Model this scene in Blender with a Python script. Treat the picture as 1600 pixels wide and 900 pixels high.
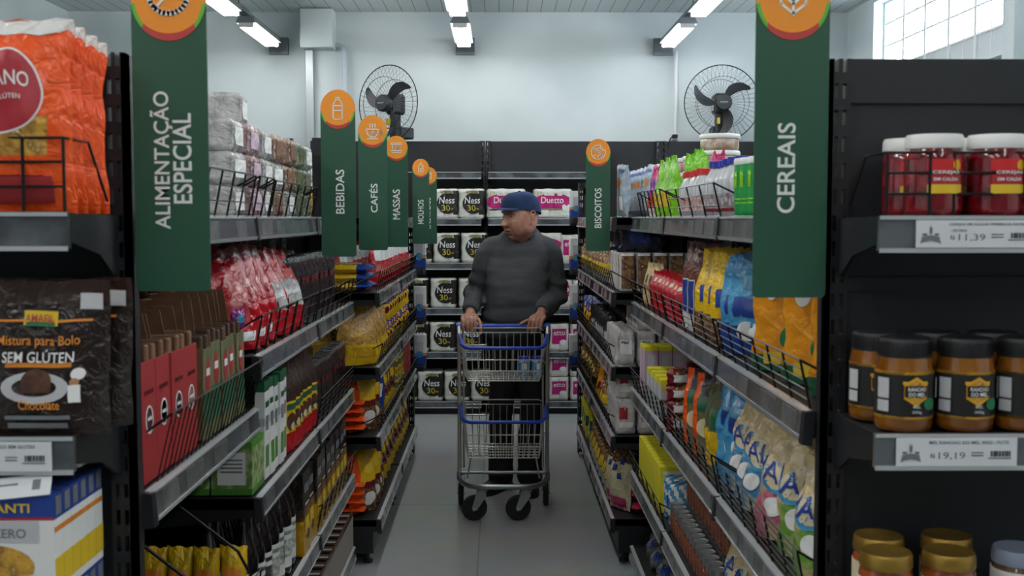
import bpy, bmesh, math, random
from math import sin, cos, pi, radians, sqrt, atan
from mathutils import Vector, Matrix, noise
import numpy as np
random.seed(7)
for o in list(bpy.data.objects): bpy.data.objects.remove(o)
S = bpy.context.scene
COL = S.collection
# ---------------------------------------------------------------- camera, world, exposure
FPX = 1750.0
cd = bpy.data.cameras.new('camera'); cam = bpy.data.objects.new('camera', cd); COL.objects.link(cam)
cd.sensor_width = 36.0; cd.lens = FPX/1600*36
PITCH = atan(109/FPX); YAW = atan(20/FPX)
cam.location = (0, 0, 1.5); cam.rotation_euler = (pi/2-PITCH, 0, -YAW)
cd.clip_start = 0.05
cd.dof.use_dof = True; cd.dof.focus_distance = 5.9; cd.dof.aperture_fstop = 8.5
S.camera = cam
RM = cam.rotation_euler.to_matrix()
def ray(px, py): return RM @ Vector(((px-800)/FPX, (450-py)/FPX, -1))
CP = Vector((0, 0, 1.5))
def at(px, py, Y): d = ray(px, py); return CP + d*(Y/d.y)
W = bpy.data.worlds.new('sky'); S.world = W; W.use_nodes = True
bg = W.node_tree.nodes['Background']; bg.inputs[0].default_value = (0.86, 0.93, 1, 1); bg.inputs[1].default_value = 11.0
S.view_settings.view_transform = 'Standard'; S.view_settings.look = 'None'
S.view_settings.gamma = 1; S.view_settings.use_curve_mapping = False
S.view_settings.exposure = 0.22
LAMP = 28.5            # strength of the fluorescent tubes
# ---------------------------------------------------------------- materials
MC = {}
def hexc(h):
    h = h.lstrip('#'); c = [int(h[i:i+2], 16)/255 for i in (0, 2, 4)]
    return tuple(x/12.92 if x <= .04045 else ((x+.055)/1.055)**2.4 for x in c)
def mat(name, col, rough=.5, metal=0., bump=0., bscale=40., col2=None, nscale=20., coat=0., trans=0., emit=0., vor=False, col3=None, alpha=1., ior=1.45, thr=(.4, .6)):
    if name in MC: return MC[name]
    m = bpy.data.materials.new(name); m.use_nodes = True; n = m.node_tree.nodes; l = m.node_tree.links
    b = n['Principled BSDF']
    c = hexc(col) if isinstance(col, str) else col
    b.inputs['Base Color'].default_value = (*c, 1); b.inputs['Roughness'].default_value = rough
    b.inputs['Metallic'].default_value = metal; b.inputs['Coat Weight'].default_value = coat
    b.inputs['Coat Roughness'].default_value = .12
    b.inputs['Transmission Weight'].default_value = trans; b.inputs['IOR'].default_value = ior; b.inputs['Alpha'].default_value = alpha
    if emit: b.inputs['Emission Color'].default_value = (*c, 1); b.inputs['Emission Strength'].default_value = emit
    if col2 is not None or bump:
        tc = n.new('ShaderNodeTexCoord')
    if col2 is not None:
        t = n.new('ShaderNodeTexVoronoi' if vor else 'ShaderNodeTexNoise'); t.inputs['Scale'].default_value = nscale
        if not vor: t.inputs['Detail'].default_value = 3
        l.new(tc.outputs['Object'], t.inputs['Vector'])
        r = n.new('ShaderNodeValToRGB'); e = r.color_ramp.elements
        e[0].color = (*c, 1); e[1].color = (*hexc(col2), 1); e[0].position = thr[0]; e[1].position = thr[1]
        if col3: q = e.new(thr[1]+.06); q.color = (*hexc(col3), 1)
        l.new(t.outputs['Color' if vor else 'Fac'], r.inputs[0]); l.new(r.outputs[0], b.inputs['Base Color'])
    if bump:
        t2 = n.new('ShaderNodeTexNoise'); t2.inputs['Scale'].default_value = bscale; t2.inputs['Detail'].default_value = 3
        t2.inputs['Distortion'].default_value = .8
        l.new(tc.outputs['Object'], t2.inputs['Vector'])
        bp = n.new('ShaderNodeBump'); bp.inputs['Strength'].default_value = bump; bp.inputs['Distance'].default_value = .012
        l.new(t2.outputs['Fac'], bp.inputs['Height']); l.new(bp.outputs[0], b.inputs['Normal'])
    MC[name] = m; return m
def foil(name, col, rough=.3, bump=.35, bscale=28., **k): return mat(name, col, max(.17, rough-.09), bump=min(1, bump*1.7), bscale=bscale*1.5, coat=.15, **k)
def paper(name, col, rough=.55, **k): return mat(name, col, rough, **k)
BLACK = mat('black_powder_coat', '#1c1e22', .42, bump=.05, bscale=400)
DARK = mat('dark_shelf_steel', '#1a1b1e', .5)
PANEL = mat('charcoal_back_panel', '#1f2226', .5, bump=.04, bscale=500)
WIRE = mat('black_wire', '#17181a', .35, metal=.3)
RAIL = mat('price_rail_plastic', '#5f6468', .2, coat=.7, col2='#3f4347', nscale=9)  # uneven darker tone paints reflection streaks into the plastic
RAILHI = mat('price_rail_highlight', '#a9aeb1', .2, coat=.5)  # pale lips: highlight along the rail edges, put into the colour
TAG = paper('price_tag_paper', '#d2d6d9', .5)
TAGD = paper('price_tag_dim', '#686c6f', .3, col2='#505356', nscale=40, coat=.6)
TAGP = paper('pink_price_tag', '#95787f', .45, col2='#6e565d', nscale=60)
INK = paper('ink_black', '#22242a'); INKG = paper('ink_grey', '#6d7278')
WHITE = paper('print_white', '#dfe1e0', .45); CREAM = paper('cream_paper', '#cfc3a2', .6)
CHROME = mat('chrome', '#c9cac4', .34, metal=.7); STEEL = mat('zinc_steel', '#9ba1a4', .38, metal=.9)
BLUEP = mat('blue_plastic', '#1b3fae', .35); RUBBER = mat('black_rubber', '#1f1f21', .65); GREYP = mat('grey_plastic', '#6e7076', .5)
GREEN = mat('sign_green', '#27523f', .42); ORANGE = mat('sign_orange', '#e8912a', .42); SIGNR = mat('sign_red', '#b8403a', .45); SIGNG = mat('sign_light_green', '#5fb23a', .45)
SIGNW = mat('sign_white', '#dfe3e1', .5)
# ---------------------------------------------------------------- mesh helpers
class MB:
    def __init__(s): s.v = []; s.f = []; s.m = []; s.mats = []
    def mi(s, m):
        if m not in s.mats: s.mats.append(m)
        return s.mats.index(m)
    def add(s, vs, fs, m):
        b = len(s.v); s.v += [tuple(p) for p in vs]
        if isinstance(m, list): ms = [s.mi(x) for x in m]
        else: ms = [s.mi(m)]*len(fs)
        for f, k in zip(fs, ms): s.f.append(tuple(b+i for i in f)); s.m.append(k)
        return s
    def box(s, x0, x1, y0, y1, z0, z1, m):
        vs = [(x, y, z) for x in (x0, x1) for y in (y0, y1) for z in (z0, z1)]
        return s.add(vs, [(0, 1, 3, 2), (4, 6, 7, 5), (0, 4, 5, 1), (2, 3, 7, 6), (0, 2, 6, 4), (1, 5, 7, 3)], m)
    def cbox(s, x0, x1, y0, y1, z0, z1, c, m):
        lo = (x0, y0, z0); hi = (x1, y1, z1); idx = {}; vs = []
        for sx in (0, 1):
            for sy in (0, 1):
                for sz in (0, 1):
                    sg = (sx, sy, sz)
                    for a in range(3):
                        p = [(hi[k] if sg[k] else lo[k]) if k == a else ((hi[k]-c) if sg[k] else (lo[k]+c)) for k in range(3)]
                        idx[(sg, a)] = len(vs); vs.append(p)
        fs = []
        for a in range(3):
            b, d = (a+1) % 3, (a+2) % 3
            for sa in (0, 1):
                q = []
                for (sb, sd) in ((0, 0), (1, 0), (1, 1), (0, 1)):
                    g = [0]*3; g[a] = sa; g[b] = sb; g[d] = sd; q.append(idx[(tuple(g), a)])
                fs.append(q if sa else q[::-1])
            for sb in (0, 1):
                for sd in (0, 1):
                    g0 = [0]*3; g1 = [0]*3; g1[a] = 1; g0[b] = g1[b] = sb; g0[d] = g1[d] = sd
                    q = [idx[(tuple(g0), b)], idx[(tuple(g1), b)], idx[(tuple(g1), d)], idx[(tuple(g0), d)]]
                    fs.append(q if (sb ^ sd) == 1 else q[::-1])
        for g in [(x, y, z) for x in (0, 1) for y in (0, 1) for z in (0, 1)]:
            t = [idx[(g, 0)], idx[(g, 1)], idx[(g, 2)]]
            fs.append(t if sum(g) % 2 else t[::-1])
        return s.add(vs, fs, m)
    def tube(s, pts, r, m, n=6, closed=False, caps=True):
        pts = [Vector(p) for p in pts]; N = len(pts); rs = r if isinstance(r, (list, tuple)) else [r]*N
        vs = []; up = None
        for i, p in enumerate(pts):
            if closed: t = pts[(i+1) % N]-pts[i-1]
            else: t = pts[min(i+1, N-1)]-pts[max(i-1, 0)]
            t.normalize()
            if up is None:
                up = Vector((0, 0, 1)) if abs(t.z) < .9 else Vector((1, 0, 0))
            a = t.cross(up).normalized(); up = a.cross(t).normalized()
            for k in range(n):
                w = 2*pi*(k+.5)/n; vs.append(p+(a*cos(w)+up*sin(w))*rs[i])
        fs = []
        R = N if closed else N-1
        for i in range(R):
            j = (i+1) % N
            for k in range(n): fs.append((i*n+k, i*n+(k+1) % n, j*n+(k+1) % n, j*n+k))
        if not closed and caps: fs += [tuple(range(n))[::-1], tuple((N-1)*n+k for k in range(n))]
        return s.add(vs, fs, m)
    def lathe(s, prof, m, n=24, c=(0, 0, 0), sx=1, sy=1):
        vs = []
        for r, z in prof:
            for k in range(n):
                w = 2*pi*k/n; vs.append((c[0]+r*cos(w)*sx, c[1]+r*sin(w)*sy, c[2]+z))
        fs = []; ms = []
        for i in range(len(prof)-1):
            for k in range(n):
                fs.append((i*n+k, i*n+(k+1) % n, (i+1)*n+(k+1) % n, (i+1)*n+k)); ms.append(m[i] if isinstance(m, list) else m)
        fs += [tuple(range(n))[::-1], tuple((len(prof)-1)*n+k for k in range(n))]
        ms += [ms[0], ms[-1]]
        return s.add(vs, fs, ms)
    def prism(s, poly, a, b, m, axis='y'):
        n = len(poly)
        def P(p, t): return {'y': (p[0], t, p[1]), 'x': (t, p[0], p[1]), 'z': (p[0], p[1], t)}[axis]
        vs = [P(p, a) for p in poly]+[P(p, b) for p in poly]
        fs = [tuple(range(n)), tuple(range(n, 2*n))[::-1]]+[(i, i+n, (i+1) % n+n, (i+1) % n) for i in range(n)]
        return s.add(vs, fs, m)
    def stroke(s, pts, w, y, m, closed=False, t=.0012):
        P = [Vector((p[0], p[1])) for p in pts]; N = len(P)
        for i in range(N if closed else N-1):
            a, b = P[i], P[(i+1) % N]; d = (b-a)
            if d.length < 1e-7: continue
            d.normalize(); nn = Vector((-d.y, d.x))*w/2; e = d*w*.3
            s.prism([tuple(a-e+nn), tuple(a-e-nn), tuple(b+e-nn), tuple(b+e+nn)], y-t, y, m)
        return s
    def build(s, name, parent=None, smooth=None, loc=(0, 0, 0)):
        me = bpy.data.meshes.new(name); me.from_pydata(s.v, [], s.f)
        for m in s.mats: me.materials.append(m)
        me.polygons.foreach_set('material_index', s.m)
        bm = bmesh.new(); bm.from_mesh(me); bmesh.ops.recalc_face_normals(bm, faces=bm.faces); bm.to_mesh(me); bm.free()
        if smooth is not None:
            me.shade_smooth(); me.set_sharp_from_angle(angle=radians(smooth))
        me.update()
        o = bpy.data.objects.new(name, me); COL.objects.link(o); o.location = loc
        if parent: o.parent = parent
        return o
def tag(o, label, cat, group=None):
    o['label'] = label; o['category'] = cat
    if group: o['group'] = group
    return o
def struct(o): o['kind'] = 'structure'; return o
def thing(name, label=None, cat=None, loc=(0, 0, 0), rz=0., group=None):
    o = bpy.data.objects.new(name, None); COL.objects.link(o); o.location = loc; o.rotation_euler = (0, 0, rz)
    o.empty_display_size = .05
    if label: tag(o, label, cat, group)
    return o
USED = set()
KIDS = {}
def children(o):
    return list(o.children)
def dup(o):
    c = o.copy(); COL.objects.link(c)
    for ch in children(o):
        d = ch.copy(); COL.objects.link(d); d.parent = c
        for g in children(ch):
            e = g.copy(); COL.objects.link(e); e.parent = d
    return c
def put(proto, loc, rz, label, cat, group=None, tilt=(0, 0), sc=1.):
    o = proto if proto not in USED else dup(proto)
    USED.add(proto)
    o.location = loc; o.rotation_mode = 'XYZ'; o.rotation_euler = (tilt[0], tilt[1], rz)
    o.scale = (sc, sc, sc) if not isinstance(sc, tuple) else sc
    tag(o, label, cat, group)
    return o
ORD = ['first', 'second', 'third', 'fourth', 'fifth', 'sixth', 'seventh', 'eighth', 'ninth', 'tenth', 'eleventh', 'twelfth', 'thirteenth', 'fourteenth', 'fifteenth', 'sixteenth', 'seventeenth', 'eighteenth', 'nineteenth', 'twentieth']
# text meshes
TC = {}
def text2d(st, bold=.0):
    if (st, bold) in TC: return TC[(st, bold)]
    cu = bpy.data.curves.new('txt', 'FONT'); cu.body = st; cu.size = 1; cu.offset = bold; cu.resolution_u = 4
    ob = bpy.data.objects.new('txt', cu); COL.objects.link(ob)
    dg = bpy.context.evaluated_depsgraph_get(); me = bpy.data.meshes.new_from_object(ob.evaluated_get(dg))
    vs = [(v.co.x, v.co.y) for v in me.vertices]; fs = [tuple(p.vertices) for p in me.polygons]
    bpy.data.objects.remove(ob); bpy.data.curves.remove(cu); bpy.data.meshes.remove(me)
    x0 = min(p[0] for p in vs); x1 = max(p[0] for p in vs); y0 = min(p[1] for p in vs); y1 = max(p[1] for p in vs)
    vs = [((x-x0)/(x1-x0)-.5, (y-y0)/(y1-y0)-.5) for x, y in vs]
    TC[(st, bold)] = (vs, fs, (x1-x0)/(y1-y0)); return TC[(st, bold)]
def flat_text(mb, st, cx, cz, w, h, y, m, vert=False, bold=.02):
    vs, fs, ar = text2d(st, bold)
    if vert: P = [(cx-q*h, y, cz+p*w) for p, q in vs]
    else: P = [(cx+p*w, y, cz+q*h) for p, q in vs]
    mb.add(P, fs, m)
# ---------------------------------------------------------------- the room
YB = 9.05; XL = -3.42; XR = 2.79; ZC = 3.14; YF = -3.2
WALLM = mat('painted_wall', '#ced8da', .75, bump=.03, bscale=60, col2='#c4cfd1', nscale=1.5)
def floor_mat():
    m = bpy.data.materials.new('polished_floor_tile'); m.use_nodes = True; n = m.node_tree.nodes; l = m.node_tree.links; b = n['Principled BSDF']
    tc = n.new('ShaderNodeTexCoord'); mp = n.new('ShaderNodeMapping'); mp.inputs['Location'].default_value = (.094, 0.2, 0)
    br = n.new('ShaderNodeTexBrick'); br.offset = 0; br.inputs['Scale'].default_value = 1; br.inputs['Brick Width'].default_value = 1.2; br.inputs['Row Height'].default_value = 1.2
    br.inputs['Mortar Size'].default_value = .004; br.inputs['Mortar Smooth'].default_value = .3
    br.inputs['Color1'].default_value = (*hexc('#a5a8a7'), 1); br.inputs['Color2'].default_value = (*hexc('#a0a3a2'), 1); br.inputs['Mortar'].default_value = (*hexc('#7d8081'), 1)
    nz = n.new('ShaderNodeTexNoise'); nz.inputs['Scale'].default_value = 3; nz.inputs['Detail'].default_value = 6
    mx = n.new('ShaderNodeMix'); mx.data_type = 'RGBA'; mx.blend_type = 'MULTIPLY'; mx.inputs[0].default_value = .35
    l.new(tc.outputs['Object'], mp.inputs[0]); l.new(mp.outputs[0], br.inputs[0]); l.new(tc.outputs['Object'], nz.inputs[0])
    l.new(br.outputs['Color'], mx.inputs[6]); l.new(nz.outputs['Color'], mx.inputs[7]); l.new(mx.outputs[2], b.inputs['Base Color'])
    b.inputs['Roughness'].default_value = .38
    return m
def ceil_mat():
    m = bpy.data.materials.new('slatted_ceiling'); m.use_nodes = True; n = m.node_tree.nodes; l = m.node_tree.links; b = n['Principled BSDF']
    tc = n.new('ShaderNodeTexCoord'); sp = n.new('ShaderNodeSeparateXYZ'); l.new(tc.outputs['Object'], sp.inputs[0])
    md = n.new('ShaderNodeMath'); md.operation = 'PINGPONG'; md.inputs[1].default_value = .055; l.new(sp.outputs[0], md.inputs[0])
    lt = n.new('ShaderNodeMath'); lt.operation = 'LESS_THAN'; lt.inputs[1].default_value = .0035; l.new(md.outputs[0], lt.inputs[0])
    mx = n.new('ShaderNodeMix'); mx.data_type = 'RGBA'; l.new(lt.outputs[0], mx.inputs[0])
    mx.inputs[6].default_value = (*hexc('#c3cccd'), 1); mx.inputs[7].default_value = (*hexc('#737c7e'), 1)
    l.new(mx.outputs[2], b.inputs['Base Color']); b.inputs['Roughness'].default_value = .45
    return m
struct(MB().box(XL-.1, XR+.4, YF-.1, YB+.1, -.1, 0, floor_mat()).build('floor'))
struct(MB().box(XL-.1, XR+.4, YF-.1, YB+.1, ZC, ZC+.1, ceil_mat()).build('ceiling'))
struct(MB().box(XL-.1, XR+.4, YB, YB+.1, 0, ZC, WALLM).build('wall_back'))
struct(MB().box(XL-.1, XL, YF, YB, 0, ZC, WALLM).build('wall_left'))
struct(MB().box(XL-.1, XR+.4, YF-.1, YF, 0, ZC, mat('grey_wall', '#74797b', .7, bump=.03, bscale=60)).build('wall_front'))  # unseen wall behind the camera, coloured darker to cut fill light
# right wall with window openings: two bays between pillars
WY0, WY1 = 6.28, 8.42; WZ0, WZ1 = 2.42, 3.1
wr = MB()
bays = [(6.0, 8.42), (3.1, 5.6)]
wr.box(XR, XR+.15, YF, YB, 0, WZ0, WALLM); wr.box(XR, XR+.15, YF, YB, WZ1, ZC, WALLM)
wr.box(XR, XR+.15, 8.42, YB, WZ0, WZ1, WALLM); wr.box(XR, XR+.15, 5.6, 6.0, WZ0, WZ1, WALLM); wr.box(XR, XR+.15, YF, 3.1, WZ0, WZ1, WALLM)
struct(wr.build('wall_right'))
pl = MB().cbox(XR-.12, XR+.0, 5.86, 5.99, 0, ZC, .006, WALLM); struct(pl.build('trim_1'))
FRAME = mat('window_frame_grey', '#dfe4e6', .4); GLASS = mat('window_glass', '#f4f8fa', .05, trans=1., ior=1.02)
SILLP = mat('frosted_lower_pane', '#c9cfd2', .5)
for i, (a, b) in enumerate(bays):
    root = thing('window_%d' % (i+1)); struct(root); root.location = (XR+.1, a, WZ0)
    L = b-a; H = WZ1-WZ0
    f = MB()
    for z in (0.01, H*.27, H*.52, H*.76, H-.01): f.box(-.015, .015, 0, L, z-.006, z+.006, FRAME)
    n = 6
    for k in range(n+1): y = L*k/n; f.box(-.02, .02, max(0, y-.016), min(L, y+.016), 0, H, FRAME)
    for k in range(n): y = L*(k+.5)/n; f.box(-.008, .008, y-.006, y+.006, 0, H, FRAME)
    f.build('window_frame', root)
    MB().box(-.004, .004, 0, L, H*.27, H, GLASS).build('window_pane', root)
    MB().box(-.006, .006, 0, L, 0, H*.27, SILLP).build('lower_panel', root)
    MB().box(-.15, -.05, 0, L, -.03, .0, WALLM).build('window_sill', root)
# ---------------------------------------------------------------- lamps
TUBE = mat('fluorescent_tube', (1, .985, .97), .4, emit=LAMP)
GALV = mat('galvanised_steel', '#70787b', .45, metal=.5)
LY = [7.86, 6.55, 5.24, 3.93, 2.62, 1.31, 0, -1.31, -2.4]
lamp = None
rowname = {-1.75: 'left', -.27: 'middle', 1.31: 'right'}
for X in (-1.75, -.27, 1.31):
    for k, y in enumerate(LY):
        if lamp is None:
            lamp = thing('fluorescent_lamp')
            h = MB().prism([(-.07, .0), (-.05, .045), (.05, .045), (.07, .0)], 0, .9, mat('lamp_housing', '#7b8183', .5)); h.build('lamp_housing', lamp)
            for sx in (-.037, .037):
                MB().tube([(sx, .03, -.018), (sx, .87, -.018)], .0145, TUBE, 10).build('lamp_tube', lamp, 60)
            for yy in (.01, .89): MB().box(-.05, .05, yy-.008, yy+.008, -.03, .0, WHITE).build('lamp_holder', lamp)
        put(lamp, (X, y, 2.85), 0, 'twin tube fluorescent lamp in the %s ceiling row, %s from the back wall' % (rowname[X], ORD[k]), 'lamp', 'fluorescent lamps in %s row' % rowname[X])
    r = MB().box(X-.03, X+.03, -2.4, 9.0, 2.896, 2.918, GALV).box(X-.075, X+.075, 9.0, 9.045, 2.8, 2.93, GALV)
    tag(r.build('lamp_track'), 'galvanised track carrying the %s row of ceiling lamps' % rowname[X], 'track')
for X in (-1.75, 1.31):
    for k, y in enumerate((7.65, 5.0)):
        tag(MB().tube([(X, y, 2.919), (X, y, ZC)], .003, WIRE, 6).build('suspension_wire'), 'thin wire hanging the %s lamp track from the ceiling, %s from the back wall' % (rowname[X], ORD[k]), 'wire', 'lamp track wires')
# conduit, junction box, cable outlet
jb0 = at(470, 75, 8.9); jb1 = at(521, 24, 8.9)
jx = MB().cbox(jb0.x, jb1.x, 8.86, 9.045, jb0.z, ZC-.005, .006, WALLM)
tag(jx.build('wall_duct_box'), 'white square box high on the back wall above the conduits', 'box')
c0 = at(483, 75, 9.0); tag(MB().cbox(c0.x-.03, c0.x+.03, 8.99, 9.045, 1.2, jb0.z-.002, .003, mat('conduit_channel', '#aeb5b8', .35, metal=.5)).build('metal_conduit'), 'galvanised flat conduit running down below the white wall box', 'conduit')
PIPE = mat('grey_pvc', '#b7c2cb', .4)
p0 = at(521, 71, 9.0); p1 = at(538, 90, 9.0)
pts = [(p0.x, 9.0, p0.z), (p1.x-.05, 9.0, p0.z)]+[(p1.x-.05+.05*sin(t), 9.0, p0.z-.05+.05*cos(t)) for t in (.4, .8, 1.2, 1.57)]+[(p1.x, 9.0, 1.6)]
tag(MB().tube(pts, .022, PIPE, 10).build('bent_pipe', smooth=50), 'pale plastic pipe bending down beside the white wall box', 'pipe')
p2 = at(1057, 80, 9.0); tag(MB().tube([(p2.x, 9.02, p2.z), (p2.x, 9.02, at(1057, 208, 9).z)], .016, mat('white_pvc', '#d3dade', .4), 8).build('cable_duct', smooth=50), 'thin white duct running down the wall left of the right fan', 'duct')
k0 = at(1054, 213, 9.0)
kk = thing('power_plug', 'black plug and cord at the wall outlet under white duct', 'plug', (k0.x, 9.0, k0.z))
MB().cbox(-.03, .03, .01, .045, -.03, .03, .004, WHITE).build('outlet_plate', kk)
MB().cbox(-.022, .02, -.04, .01, -.016, .014, .006, RUBBER).build('plug_body', kk)
MB().tube([(-.02, -.03, -.005), (-.04, -.05, -.02), (-.055, -.05, -.06), (-.06, -.04, -.14)], .006, RUBBER, 6).build('cord', kk)
# ---------------------------------------------------------------- fans
def fan(px, py, Y, yaw, label, hub_dx):
    c = at(px, py, Y)
    r = thing('wall_fan', label, 'fan', c, yaw)
    R = .292
    g = MB()
    g.tube([(R*cos(2*pi*k/48), 0, R*sin(2*pi*k/48)) for k in range(48)], .0042, WIRE, 5, closed=True)
    for rr, yy in ((.2, -.055), (.19, .07)): g.tube([(rr*cos(2*pi*k/40), yy, rr*sin(2*pi*k/40)) for k in range(40)], .0022, WIRE, 4, closed=True)
    for k in range(44):
        w = 2*pi*k/44; w2 = w+.25
        g.tube([(.06*cos(w), -.075, .06*sin(w)), (.2*cos(w), -.055, .2*sin(w)), (R*cos(w), 0, R*sin(w))], .001, WIRE, 3, caps=False)
        g.tube([(.05*cos(w2), .085, .05*sin(w2)), (.19*cos(w2-.15), .07, .19*sin(w2-.15)), (R*cos(w), 0, R*sin(w))], .001, WIRE, 3, caps=False)
    g.build('guard', r)
    FB = mat('fan_plastic', '#2b2f33', .4)
    for k in range(3):
        b = MB(); a0 = radians((178, 58, 298)[k])
        top = []; bot = []
        for i in range(9):
            t = i/8; rad = .05+.2*t; sw = -.75*t*t*.7; wd = .17+.20*sin(pi*min(1, t*1.05)*.9)*(1-.3*t) if t < .98 else .08
            aa = a0+sw; wa = wd/(rad+.06)*.17
            top.append((rad*cos(aa+wa), -.018+.012*t, rad*sin(aa+wa))); bot.append((rad*cos(aa-wa), .02-.012*t, rad*sin(aa-wa)))
        vs = top+bot+[(x, y+.004, z) for x, y, z in top+bot]
        n = 9; fs = []
        for i in range(n-1): fs += [(i, i+1, n+i+1, n+i), (2*n+i, 3*n+i, 3*n+i+1, 2*n+i+1), (i, 2*n+i, 2*n+i+1, i+1), (n+i, n+i+1, 3*n+i+1, 3*n+i)]
        fs += [(0, n, 3*n, 2*n), (n-1, 3*n-1, 4*n-1, 2*n-1)]
        b.add(vs, fs, FB); b.build('blade', r, 40)
    h = MB(); h.lathe([(.001, -.085), (.055, -.083), (.066, -.07), (.066, -.03), (.05, .0)], FB, 24)
    ho = h.build('hub', r, 40); ho.rotation_euler = (-pi/2, 0, 0); ho.location = (0, 0, 0)
    ho.rotation_euler = (-pi/2, 0, 0)
    t = MB().box(-.03, .03, -.0875, -.0855, -.004, .004, mat('fan_emblem', '#8d9296', .4)); t.build('emblem_strip', ho).rotation_euler = (pi/2, 0, 0)
    m = MB(); m.cbox(-.055, .055, .02, .16, -.08, .08, .02, FB); m.box(-.056, -.02, .05, .12, -.05, .03, WHITE); m.build('motor', r)
    k = MB().cbox(-.035, .035, .05, .12, -.27, -.06, .01, FB).cbox(-.05, .05, .1, .26, -.26, -.17, .01, FB); k.build('bracket', r)
    MB().cbox(-.03, -.012, .0, .05, -.16, -.11, .004, mat('yellow_sticker', '#c9b53a', .5)).build('sticker', r)
    return r
fan(606, 162, 8.66, radians(-35), 'black wall fan with wire guard turned to the left, above the coffee sign', 0)
fan(1128, 161, 8.72, radians(0), 'black wall fan facing the aisle above the right shelves', 0)
# ---------------------------------------------------------------- shelving
def upright(mb, x0, x1, y0, y1, z0, z1, m, cols=1, axis='x', pitch=.05, slot=.03):
    # slotted steel post; slots pierce the face that looks along y (axis 'x') or along x (axis 'y')
    def bx(a0, a1, za, zb):
        if axis == 'x': mb.box(a0, a1, y0, y1, za, zb, m)
        else: mb.box(x0, x1, a0, a1, za, zb, m)
    a0, a1 = (x0, x1) if axis == 'x' else (y0, y1)
    w = (a1-a0); sw = w/(cols*2+1)
    for c in range(cols+1): bx(a0+2*c*sw, a0+(2*c+1)*sw, z0, z1)
    for c in range(cols):
        z = z0
        while z < z1-.001:
            bx(a0+(2*c+1)*sw, a0+(2*c+2)*sw, z, min(z+pitch-slot, z1)); z += pitch
def fence_mb(y0, y1, x, z0, h, side, lean=.02, nv=None, nh=4, thick=.0026, bend=0, vth=.95):
    # wire guard running along y at the front edge of a shelf; leans out into the aisle (side = +1 right shelves, -1 left)
    mb = MB(); L = y1-y0; nv = nv or max(3, int(L/.11))
    dx = -side*lean
    for k in range(nh):
        t = k/(nh-1); xx = x+dx*t; zz = z0+h*t
        pts = [(xx, y0+L*j/4, zz+bend*sin(pi*j/4)*t) for j in range(5)]
        mb.tube(pts, thick*.62 if 0 < k < nh-1 else thick*.8, WIREG, 5)
    for j in range(nv+1):
        y = y0+L*j/nv
        mb.tube([(x, y, z0), (x+dx, y, z0+h)], thick*vth, WIRE, 5)
    for y in (y0, y1): mb.tube([(x+dx, y, z0+h), (x+side*.13, y, z0+.012)], thick, WIRE, 5)
    return mb
WIREG = mat('wire_grey', '#55585b', .3, metal=.6)
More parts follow.
